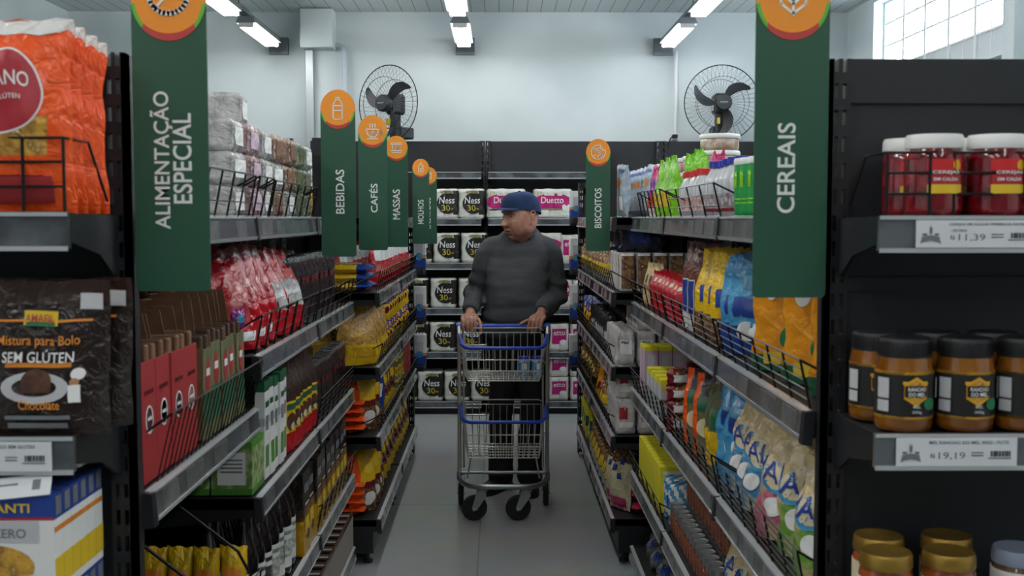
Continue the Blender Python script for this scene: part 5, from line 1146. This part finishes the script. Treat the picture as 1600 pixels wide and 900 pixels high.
def basket(name, zr, zf, zb, xr, xf, yf, zback, rail):
    b = MB(); yr = 5.785; xbf, xbr = xf-.012, xr-.012; ybf = yf+.03
    W_ = .0023
    # front
    n = 13
    for k in range(n+1):
        t = -1+2*k/n; b.tube([L(t*xf, yf, zf), L(t*xbf, ybf, zb)], W_, CHROME, 5)
    for q in (.36, .7): b.tube([L(-xr+(0)-0, yr, zr+(zb-zr)*q), L(-(xf+(xbf-xf)*q), yf+(ybf-yf)*q, zf+(zb-zf)*q), L(xf+(xbf-xf)*q, yf+(ybf-yf)*q, zf+(zb-zf)*q), L(xr, yr, zr+(zb-zr)*q)], W_*1.3, CHROME, 5)
    # sides: close wires
    for s in (-1, 1):
        for k in range(44):
            t = k/44; b.tube([L(s*(xf+(xr-xf)*t), yf+(yr-yf)*t, zf+(zr-zf)*t), L(s*(xbf+(xbr-xbf)*t), ybf+(yr-ybf)*t, zb)], .0017, CHROME, 4)
    # floor grid
    for k in range(15):
        t = -1+2*k/14; b.tube([L(t*xbf, ybf, zb), L(t*xbr, yr, zb)], W_, CHROME, 4)
    for k in range(6):
        t = k/5; xx = xbf+(xbr-xbf)*t; b.tube([L(-xx, ybf+(yr-ybf)*t, zb), L(xx, ybf+(yr-ybf)*t, zb)], W_*1.4, CHROME, 5)
    # rear grid
    for k in range(12):
        t = -1+2*k/11; b.tube([L(t*xr*.9, yr, zb), L(t*xr*.9, yr-.01, zback-.012)], W_, CHROME, 5)
    b.tube([L(-xr*.9, yr, zback-.012), L(xr*.9, yr, zback-.012)], W_*1.2, CHROME, 5)
    b.tube([L(-xr*.75, yr, zback-.012), L(-xr*.7, yr, zback+.012), L(xr*.85, yr, zback+.012), L(xr*.95, yr, zback-.0)], W_*1.4, CHROME, 6)
    b.tube([L(-xr*.92, yr-.02, zr-.05), L(-xr*.4, yr-.02, zr-.05)], W_*2, CHROME, 6)
    ob_ = b.build(name, cart, 60)
    r = MB().tube([L(-xr-.008, yr, zr), L(-xf-.02, yf+.05, zf+.012), L(-xf, yf+.005, zf+.003), L(-xf+.02, yf-.004, zf), L(xf-.02, yf-.004, zf), L(xf, yf+.005, zf+.003), L(xf+.02, yf+.05, zf+.012), L(xr+.008, yr, zr)], .009, BLUEP, 10)
    r.build('basket_rim', ob_, 50)
basket('upper_basket', .895, .868, .703, .219, .186, 5.43, .92, True)
basket('lower_basket', .53, .508, .325, .217, .184, 5.41, .545, True)
def wheel(parent, x, y, r, w, ang, name):
    e = MB(); e.lathe([(r*.62, -w/2), (r*.9, -w/2), (r, -w/4), (r, w/4), (r*.9, w/2), (r*.62, w/2)], RUBBER, 28)
    o = e.build(name, parent, 40); o.rotation_euler = (pi/2, 0, ang); o.location = (x, y, r)
    h = MB().lathe([(.001, -w*.36), (r*.3, -w*.4), (r*.63, -w*.3), (r*.63, w*.3), (r*.3, w*.4), (.001, w*.36)], GREYP, 24); h.build('wheel_hub', o, 40)
    return o
for sx, wx in ((-.108, -.145), (.112, .073)):
    wheel(cart, wx, 5.492-cy, .064, .026, radians(14), 'caster_wheel')
    f = MB(); f.lathe([(.026, .15), (.028, .156), (.028, .162), (.018, .166)], STEEL, 18, L(sx, 5.475, 0))
    for yy in (-.019, .019):
        f.prism([(sx-.024, .152), (sx+.02, .152), (sx+.022, .125), (wx+.013, .056), (wx-.006, .05), (wx-.012, .066)], 5.489+yy-cy-.0015+.02*0, 5.489+yy-cy+.0015, STEEL, 'y')
    f.tube([L(wx, 5.468, .064), L(wx, 5.514, .064)], .006, CHROME, 10)
    f.build('caster_fork', cart, 40)
for s in (-1, 1):
    wheel(cart, s*.222, 5.80-cy, .0625, .026, radians(90), 'rear_wheel')
    f = MB()
    for d in (-.019, .019): f.prism([(5.785-cy, .165), (5.815-cy, .165), (5.808-cy, .056), (5.792-cy, .056)], s*.222+d-.0012, s*.222+d+.0012, STEEL, 'x')
    f.tube([(s*.222-.024, 5.80-cy, .0625), (s*.222+.024, 5.80-cy, .0625)], .005, CHROME, 8); f.tube([L(s*.222-.02, 5.8, .166), L(s*.222+.02, 5.8, .166)], .008, STEEL, 8)
    f.build('wheel_fork', cart)
yog = jar('yogurt_cup', .03, .098, .012, paper('cup_print', '#c3cad2', .4, col2='#5f86b8', nscale=60), BLUC, [(.03, .07, LBLU)], [('rect', 0, .05, .014, .016, WHITE)], [], .97, lidr=.031, n=20)
put(yog, (CX+.105, 5.62, .706), 0, 'blue and white cup standing on the left in the upper trolley basket', 'cup', 'cups in the trolley')
put(yog, (CX+.172, 5.625, .706), .3, 'blue and white cup standing on the right in the upper trolley basket', 'cup', 'cups in the trolley')
# ---------------------------------------------------------------- the man
SKIN = mat('skin', '#b28672', .5, bump=.12, bscale=90, col2='#9b6a57', nscale=30); LIP = mat('lips', '#8a564b', .5); NAIL = mat('nail', '#b98f7c', .35)
SWEAT = mat('grey_knit', '#4b4e51', .95, bump=.25, bscale=260, col2='#43464a', nscale=160)
RIB = mat('grey_rib_knit', '#3f4245', .95, bump=.3, bscale=200)
TROU = mat('black_trousers', '#17161a', .85, bump=.1, bscale=120); SHOE = mat('black_shoe', '#151315', .5); SOLE = mat('shoe_sole', '#0f0f10', .7)
CAPM = mat('blue_cap_velvet', '#123058', .9, bump=.15, bscale=160, col2='#0e2547', nscale=14)
def gcyl(mb, rings, m, n=32):
    vs = []; fs = []
    for (cx_, cy_, cz_, rx, ry) in rings:
        for k in range(n): w = 2*pi*k/n; c_, s_ = cos(w), sin(w); vs.append((cx_+rx*math.copysign(abs(c_)**.85, c_), cy_+ry*math.copysign(abs(s_)**.85, s_), cz_))
    for i in range(len(rings)-1):
        for k in range(n): fs.append((i*n+k, i*n+(k+1) % n, (i+1)*n+(k+1) % n, (i+1)*n+k))
    fs += [tuple(range(n))[::-1], tuple((len(rings)-1)*n+k for k in range(n))]
    mb.add(vs, fs, m)
def spline(pts, k=5):
    P = [np.array(p, float) for p in pts]; out = []
    for i in range(len(P)-1):
        a = P[max(i-1, 0)]; b = P[i]; c = P[i+1]; d = P[min(i+2, len(P)-1)]
        for j in range(k):
            t = j/k; out.append(.5*(2*b+(c-a)*t+(2*a-5*b+4*c-d)*t*t+(3*b-a-3*c+d)*t**3))
    out.append(P[-1]); return out
def limb(mb, pts, m, n=14, k=5):   # pts: (x, y, z, r)
    S_ = spline(pts, k); mb.tube([p[:3] for p in S_], [max(.001, p[3]) for p in S_], m, n)
    for p in (S_[0], S_[-1]): ball(mb, p[:3], (p[3],)*3, m)
def ball(mb, c, r, m, n=12):
    vs = []; fs = []
    for j in range(n+1):
        for k in range(n): a = pi*j/n; w = 2*pi*k/n; vs.append((c[0]+r[0]*sin(a)*cos(w), c[1]+r[1]*sin(a)*sin(w), c[2]+r[2]*cos(a)))
    for j in range(n):
        for k in range(n): fs.append((j*n+k, j*n+(k+1) % n, (j+1)*n+(k+1) % n, (j+1)*n+k))
    mb.add(vs, fs, m)
def remesh(mb, name, parent, vox, smooth, disp=None, loc0=(0, 0, 0), recolor=None):
    o = mb.build(name)
    r = o.modifiers.new('r', 'REMESH'); r.mode = 'VOXEL'; r.voxel_size = vox; r.adaptivity = 0
    if smooth: q = o.modifiers.new('s', 'SMOOTH'); q.iterations = smooth; q.factor = .5
    dg = bpy.context.evaluated_depsgraph_get(); me = bpy.data.meshes.new_from_object(o.evaluated_get(dg))
    mats = mb.mats; bpy.data.objects.remove(o)
    if disp:
        nv = len(me.vertices); co = np.empty(nv*3); no = np.empty(nv*3); me.vertices.foreach_get('co', co)
        me.vertices.foreach_get('normal', no); co = co.reshape(-1, 3); no = no.reshape(-1, 3)
        d = np.array([disp(Vector(c)) for c in co]); co = co+no*d[:, None]
        me.vertices.foreach_set('co', co.reshape(-1))
    me.materials.clear()
    for m_ in mats: me.materials.append(m_)
    if recolor:
        for m_ in recolor[0]: me.materials.append(m_)
        for p in me.polygons:
            k = recolor[1](p.center)
            p.material_index = k
    else:
        me.polygons.foreach_set('material_index', [0]*len(me.polygons))
    me.shade_smooth(); me.name = name
    ob_ = bpy.data.objects.new(name, me); COL.objects.link(ob_); ob_.parent = parent; ob_.location = (-loc0[0], -loc0[1], -loc0[2])
    return ob_
BX, BY = .115, 6.14
man = thing('person', 'older person in blue cap and grey sweater pushing the trolley, looking aside', 'person', (BX, BY, 0))
O3 = (BX, BY, 0)
HC = Vector((.116, 6.072, 1.502)); HY = radians(-54)
HM = Matrix.Translation(HC) @ Matrix.Rotation(HY, 4, 'Z') @ Matrix.Rotation(radians(5), 4, 'X') @ Matrix.Scale(1.07, 4)
HI = HM.inverted()
def g(a, s): return math.exp(-(a/s)**2)
def headpt(th, ph):
    # th from the crown, ph = 0 forward (-y)
    a, b, c = .077, .098, .122
    x = a*sin(th)*sin(ph); y = -b*sin(th)*cos(ph); z = c*cos(th)
    fr = max(0, cos(ph))*sin(th)
    if z < 0:
        q = (-z/c); x *= 1-.10*q**2.4
        x *= 1+.13*g(z+.065, .035)
        if y > 0: y *= 1-.42*q
    if z < -.01: y += -.004*fr*min(1, -z/.05)
    f = 0
    if y < 0:
        ax = abs(x)
        rmp = 0 if z > .036 else ((.036-z)/.064)**1.1 if z > -.028 else max(0, 1-((-.028-z)/.012))
        f += .031*rmp*g(x, .011+.006*max(0, min(1, (.02-z)/.05)))
        f += .010*g(ax-.0145, .008)*g(z+.029, .009)
        f += .008*g(z-.036, .010)*g(ax-.026, .026)
        f -= .013*g(ax-.031, .015)*g(z-.016, .011)
        f += .007*g(ax-.031, .010)*g(z-.013, .005)
        f -= .003*g(ax-.031, .013)*g(z-.000, .003)
        f += .008*g(ax-.044, .018)*g(z+.022, .018)
        f += .008*g(z+.058, .006)*g(x, .020)+.008*g(z+.070, .006)*g(x, .018)
        f -= .007*g(z+.064, .003)*g(x, .024)
        f -= .005*g(z+.083, .007)*g(x, .02)
        f += .012*g(z+.102, .016)*g(x, .022)
        t = (-.034-z)/.045
        if 0 < t < 1: f -= .006*g(ax-(.019+.016*t), .0045)
        f += .009*g(ax-.046, .016)*g(z+.078, .02)
    y -= f
    return Vector((x, y, z))
body = MB()
NT, NP = 90, 110
vs = [HM @ headpt(pi*i/NT*.9999+.00005, 2*pi*k/NP) for i in range(NT+1) for k in range(NP)]
fs = [(i*NP+k, i*NP+(k+1) % NP, (i+1)*NP+(k+1) % NP, (i+1)*NP+k) for i in range(NT) for k in range(NP)]
fs += [tuple(range(NP))[::-1], tuple(NT*NP+k for k in range(NP))]
body.add(vs, fs, SKIN)
for s in (-1, 1):      # ears: rim, lobe, hollow
    rim = [(s*.078, .008, -.022), (s*.084, .020, -.006), (s*.088, .027, .014), (s*.088, .022, .031), (s*.083, .009, .034), (s*.078, .0, .022)]
    limb(body, [(*(HM @ Vector(p)), r) for p, r in zip(rim, (.0055, .0048, .0048, .0048, .0045, .004))], SKIN, 8, 4)
    ball(body, HM @ Vector((s*.079, .012, .008)), (.008, .008, .02), SKIN); ball(body, HM @ Vector((s*.079, .006, -.026)), (.006, .006, .008), SKIN)
# neck, trunk, legs
limb(body, [(.122, 6.115, 1.47, .062), (.118, 6.13, 1.41, .066), (.116, 6.15, 1.34, .068)], SKIN, 20)
gcyl(body, [(.112, 6.155, 1.36, .07, .05), (.112, 6.155, 1.3, .13, .07), (.104, 6.15, 1.15, .13, .09), (.09, 6.15, .98, .13, .1), (.09, 6.15, .86, .13, .1)], SKIN)
HIP = {-1: (.03, 6.15, .88), 1: (.185, 6.15, .88)}; KN = {-1: (.012, 6.12, .49), 1: (.182, 6.10, .49)}; AN = {-1: (.006, 6.15, .09), 1: (.170, 6.12, .09)}
for s in (-1, 1): limb(body, [(*HIP[s], .075), (*KN[s], .05), (*AN[s], .04), (AN[s][0], AN[s][1]-.01, .06, .028)], SKIN, 14)
for s in (-1, 1):
    dx = -.5 if s < 0 else .0
    limb(body, [(AN[s][0], AN[s][1]-.01, .048, .024), (AN[s][0]+dx*.12, AN[s][1]-.10, .036, .017)], SKIN, 12)
SH = {-1: (-.052, 6.165, 1.310), 1: (.280, 6.165, 1.310)}; EL_ = {-1: (-.134, 6.22, 1.085), 1: (.322, 6.20, 1.08)}; WR = {-1: (-.155, 5.975, 1.002), 1: (.228, 5.965, 1.002)}
for s in (-1, 1): limb(body, [(*SH[s], .042), (*EL_[s], .032), (*[EL_[s][i]*.45+WR[s][i]*.55 for i in range(3)], .031), (*WR[s], .027)], SKIN, 14)
# hands over the handle (handle axis y 5.862, z .934)
HY_, HZ_ = 5.862, .934
nails = []
def hand(s):
    wx, wy, wz = WR[s]
    if s < 0: kx = [-.193, -.171, -.149, -.127]; tipdx = [.003, .003, .002, .0]; order = [.80, .95, 1., .92]; th = 1
    else: kx = [.238, .217, .195, .173]; tipdx = [-.022, -.024, -.022, -.022]; order = [.78, .94, 1., .92]; th = -1
    for i in range(4):
        x = kx[i]; l = order[i]; d = tipdx[i]
        kn = (x, 5.888, .974+.004*l)
        pip = (x+d*.5, 5.845-.004*l, .968-.006*(1-l))
        dip = (x+d*.9, 5.832, .967-.036*l)
        tip = (x+d*1.1, 5.838, .962-.058*l-.004)
        limb(body, [((x+wx)/2, 5.935, .985, .0125), (*kn, .0118), (*pip, .0098), (*dip, .0090), (*tip, .0074)], SKIN, 10, 4)
        nails.append((tip[0], tip[1]-.0062, tip[2]+.004))
    # palm
    mx_ = sum(kx)/4
    for t in (0, .33, .66, 1):
        cx_ = wx+(mx_-wx)*t; hw = .024+.016*t
        ball(body, (cx_, wy+(5.892-wy)*t, wz+(.972-wz)*t), (hw, .026, .0165+.003*(1-t)), SKIN, 14)
    bx_ = wx+th*.022
    if s < 0: tp = [(bx_, 5.945, .985, .014), (bx_+.02, 5.905, .965, .0125), (-.104, 5.872, .955, .0105), (-.098, 5.846, .925, .0098), (-.097, 5.845, .896, .0078)]
    else: tp = [(bx_, 5.94, .985, .014), (.176, 5.905, .972, .0125), (.150, 5.872, .962, .0105), (.128, 5.852, .956, .0098), (.112, 5.846, .948, .0078)]
    limb(body, tp, SKIN, 10, 4)
    nails.append((tp[-1][0], tp[-1][1]-.007, tp[-1][2]+.003))
for s in (-1, 1): hand(s)
def facecol(c):
    p = HI @ Vector(c)
    if p.length < .2 and p.y < -.07 and abs(p.x) < .024 and -.074 < p.z < -.055: return 1
    return 0
bod = remesh(body, 'body', man, .0032, 2, None, O3, ([LIP], facecol))
for q in nails:
    MB().cbox(q[0]-.0045, q[0]+.0045, q[1]-.0009, q[1]+.0009, q[2]-.005, q[2]+.004, .0008, NAIL).build('fingernail', man, loc=(-BX, -BY, 0))
# eyes and brows
for s in (-1, 1):
    e = MB(); c = HM @ Vector((s*.031, -.0742, .0140)); ball(e, (c.x, c.y, c.z), (.0112,)*3, mat('eye_white', '#8f827a', .3))
    ir = HM @ Vector((s*.031+.0, -.0815, .0135)); ball(e, (ir.x, ir.y, ir.z), (.005, .005, .005), mat('iris_dark', '#2a1d17', .2)); e.build('eye', man, 60, (-BX, -BY, 0))
    b = MB(); limb(b, [(*(HM @ Vector((s*x, y, z))), r) for x, y, z, r in ((.014, -.0965, .034, .003), (.028, -.094, .040, .0036), (.044, -.084, .036, .0025))], mat('brow_grey', '#5d4a40', .9), 6, 4); b.build('eyebrow', man, 60, (-BX, -BY, 0))
# short grey hair below the cap
h = MB(); vs = []; N1, N2 = 5, 40
for i in range(N1+1):
    for k in range(N2+1):
        ph = radians(104)+radians(152)*k/N2; edge = .5+.5*cos((k/N2-.5)*2*pi)
        th = radians(64)+radians(14+30*edge)*i/N1; p = headpt(th, ph); vs.append(HM @ (p*1.02))
h.add(vs, [(i*(N2+1)+k, i*(N2+1)+k+1, (i+1)*(N2+1)+k+1, (i+1)*(N2+1)+k) for i in range(N1) for k in range(N2)], mat('grey_hair', '#77706b', .9, bump=.4, bscale=220))
h.build('hair', man, 60, (-BX, -BY, 0))
# cap
capr = MB(); vs = []; NA, NB = 18, 48
for i in range(NA+1):
    for k in range(NB):
        t = pi/2*(1-i/NA); w = 2*pi*k/NB
        f = -cos(w)
        bx_, by_ = .088, .110
        x = bx_*cos(pi/2-t if False else (pi/2)*(i/NA) - pi/2 + pi/2 if False else 0)*0
        ct = cos(pi/2*i/NA)**.72; st = sin(pi/2*i/NA)
        x = bx_*ct*sin(w); y = -by_*ct*cos(w)+.006
        z = (.040+.016*cos(w)-.018*max(0, -cos(w)))*(1-st)+.132*st**1.05-.0*st+.03*st*(1-st)
        x += .0025*cos(3*w)*ct
        vs.append(HM @ Vector((x, y, z)))
fs = [(i*NB+k, i*NB+(k+1) % NB, (i+1)*NB+(k+1) % NB, (i+1)*NB+k) for i in range(NA) for k in range(NB)]
capr.add(vs, fs, CAPM)
bt = HM @ Vector((0, .004, .1335)); ball(capr, bt, (.008, .008, .004), CAPM)
cap_o = capr.build('cap', man, 60, (-BX, -BY, 0))
br = MB(); top = []; NBm = 20
for r_ in range(6):
    for k in range(NBm+1):
        w = radians(-58+116*k/NBm); q = r_/5
        x = .090*sin(w)*(1+.10*q*cos(w)); y = -.107*cos(w)-.074*q*max(0, cos(w*1.3))**.6
        z = .060-.006*(1-cos(w))-.002*q-.10*(abs(x)**2)/.09
        top.append(HM @ Vector((x, y, z)))
bot = [p-Vector((0, 0, .004)) for p in top]; K = NBm+1; n0 = len(top)
fs = []
for r_ in range(5):
    for k in range(NBm): a_ = r_*K+k; fs += [(a_, a_+1, a_+K+1, a_+K), (n0+a_, n0+a_+K, n0+a_+K+1, n0+a_+1)]
for k in range(NBm): a_ = 5*K+k; fs.append((a_, a_+1, n0+a_+1, n0+a_)); fs.append((k, n0+k, n0+k+1, k+1))
br.add(top+bot, fs, CAPM); br.build('cap_brim', cap_o, 60, (0, 0, 0))
# sweater
sw = MB()
gcyl(sw, [(.075, 6.15, .845, .158, .13), (.075, 6.145, .88, .168, .142), (.082, 6.14, .97, .170, .15), (.092, 6.14, 1.08, .168, .145), (.102, 6.145, 1.18, .168, .135), (.108, 6.155, 1.26, .178, .118), (.112, 6.16, 1.33, .178, .1), (.114, 6.165, 1.375, .150, .088), (.115, 6.165, 1.41, .118, .08), (.116, 6.16, 1.432, .092, .074), (.116, 6.155, 1.445, .078, .07)], SWEAT, 40)
for s in (-1, 1):
    mid = [EL_[s][i]*.5+WR[s][i]*.5 for i in range(3)]
    nw = [EL_[s][i]*.13+WR[s][i]*.87 for i in range(3)]
    limb(sw, [(SH[s][0]-s*.05, SH[s][1], SH[s][2]+.03, .068), (*SH[s], .069), (*[SH[s][i]*.5+EL_[s][i]*.5+(s*.004 if i == 0 else 0) for i in range(3)], .060), (*EL_[s], .062), (mid[0], mid[1], mid[2]-.004, .058), (*nw, .047)], SWEAT, 18)
def swd(c):
    d = .011*noise.noise(c*7.0)+.005*noise.noise(Vector((c.x*9, c.y*9, c.z*26)))
    a = min((c-Vector(EL_[-1])).length, (c-Vector(EL_[1])).length)
    d += .010*g(a, .12)*sin(c.z*75+c.x*30+2*noise.noise(c*8))
    d += .007*g(c.z-.93, .07)*sin(c.z*60+3*noise.noise(c*5))
    return d
remesh(sw, 'sweater', man, .007, 5, swd, O3)
cl = MB(); cl.tube([(.116+.080*cos(2*pi*k/28), 6.135+.078*sin(2*pi*k/28), 1.424+.034*sin(2*pi*k/28)) for k in range(28)], .0085, RIB, 8, closed=True); cl.build('sweater_collar', man, 60, (-BX, -BY, 0))
for s in (-1, 1):
    a_ = Vector(EL_[s])*.14+Vector(WR[s])*.86; b_ = Vector(EL_[s])*.0+Vector(WR[s])*1.0; c_ = b_+(b_-a_)*.10
    cf = MB(); cf.tube([a_, b_, c_, c_-(b_-a_)*.2], [.042, .0375, .036, .030], RIB, 20, caps=False); cf.build('sweater_cuff', man, 60, (-BX, -BY, 0))
# trousers
tr = MB()
gcyl(tr, [(.108, 6.15, .95, .165, .125), (.108, 6.15, .87, .178, .135), (.108, 6.15, .80, .172, .13), (.108, 6.15, .76, .15, .11)], TROU)
for s in (-1, 1): limb(tr, [(*HIP[s], .088), (HIP[s][0], 6.14, .7, .086), (*KN[s], .07), (AN[s][0], AN[s][1]-.01, .25, .068), (AN[s][0], AN[s][1]-.015, .085, .070)], TROU, 18)
remesh(tr, 'trousers', man, .009, 3, lambda c: .010*noise.noise(Vector((c.x*7, c.y*7, c.z*11)))+.006*noise.noise(c*18), O3)
# shoes
def shoe(ax, ay, ang):
    sh = MB(); Ls = .285
    prof = [(-.075, .036, .075), (-.07, .04, .085), (-.03, .042, .095), (.03, .044, .085), (.08, .048, .066), (.13, .049, .055), (.175, .044, .045), (.2, .03, .034), (.21, .012, .024)]
    n = 16; vs = []
    for (t, hw, ht) in prof:
        for k in range(n):
            w = 2*pi*k/n; x = hw*cos(w); z = .012+(ht-.012)*(.5+.5*sin(w)) if sin(w) > -.2 else .012
            vs.append((x, -t, z))
    fs = [(i*n+k, i*n+(k+1) % n, (i+1)*n+(k+1) % n, (i+1)*n+k) for i in range(len(prof)-1) for k in range(n)]+[tuple(range(n))[::-1], tuple((len(prof)-1)*n+k for k in range(n))]
    sh.add(vs, fs, SHOE); o = sh.build('shoe', man, 50); o.location = (ax-BX, ay-BY, 0); o.rotation_euler = (0, 0, ang)
    so = MB(); ol = [(hw+.004, -t) for t, hw, _ in prof]+[(-hw-.004, -t) for t, hw, _ in prof[::-1]]
    so.prism(ol, 0, .02, SOLE, 'z'); so.build('shoe_sole', o)
    la = MB()
    for k in range(4): t = .03+.02*k; z = .088-.3*(t-.03); la.tube([(-.022, -t, z), (0, -t-.003, z+.008), (.022, -t, z)], .0022, TROU, 6)
    la.build('shoe_lace', o)
shoe(AN[-1][0], AN[-1][1]+.0, radians(-30)); shoe(AN[1][0], AN[1][1], radians(-4))
# ---------------------------------------------------------------- labels: keep to sixteen words
for o in COL.objects:
    if 'label' in o and len(o['label'].split()) > 16: print('LONG', len(o['label'].split()), o['label'])
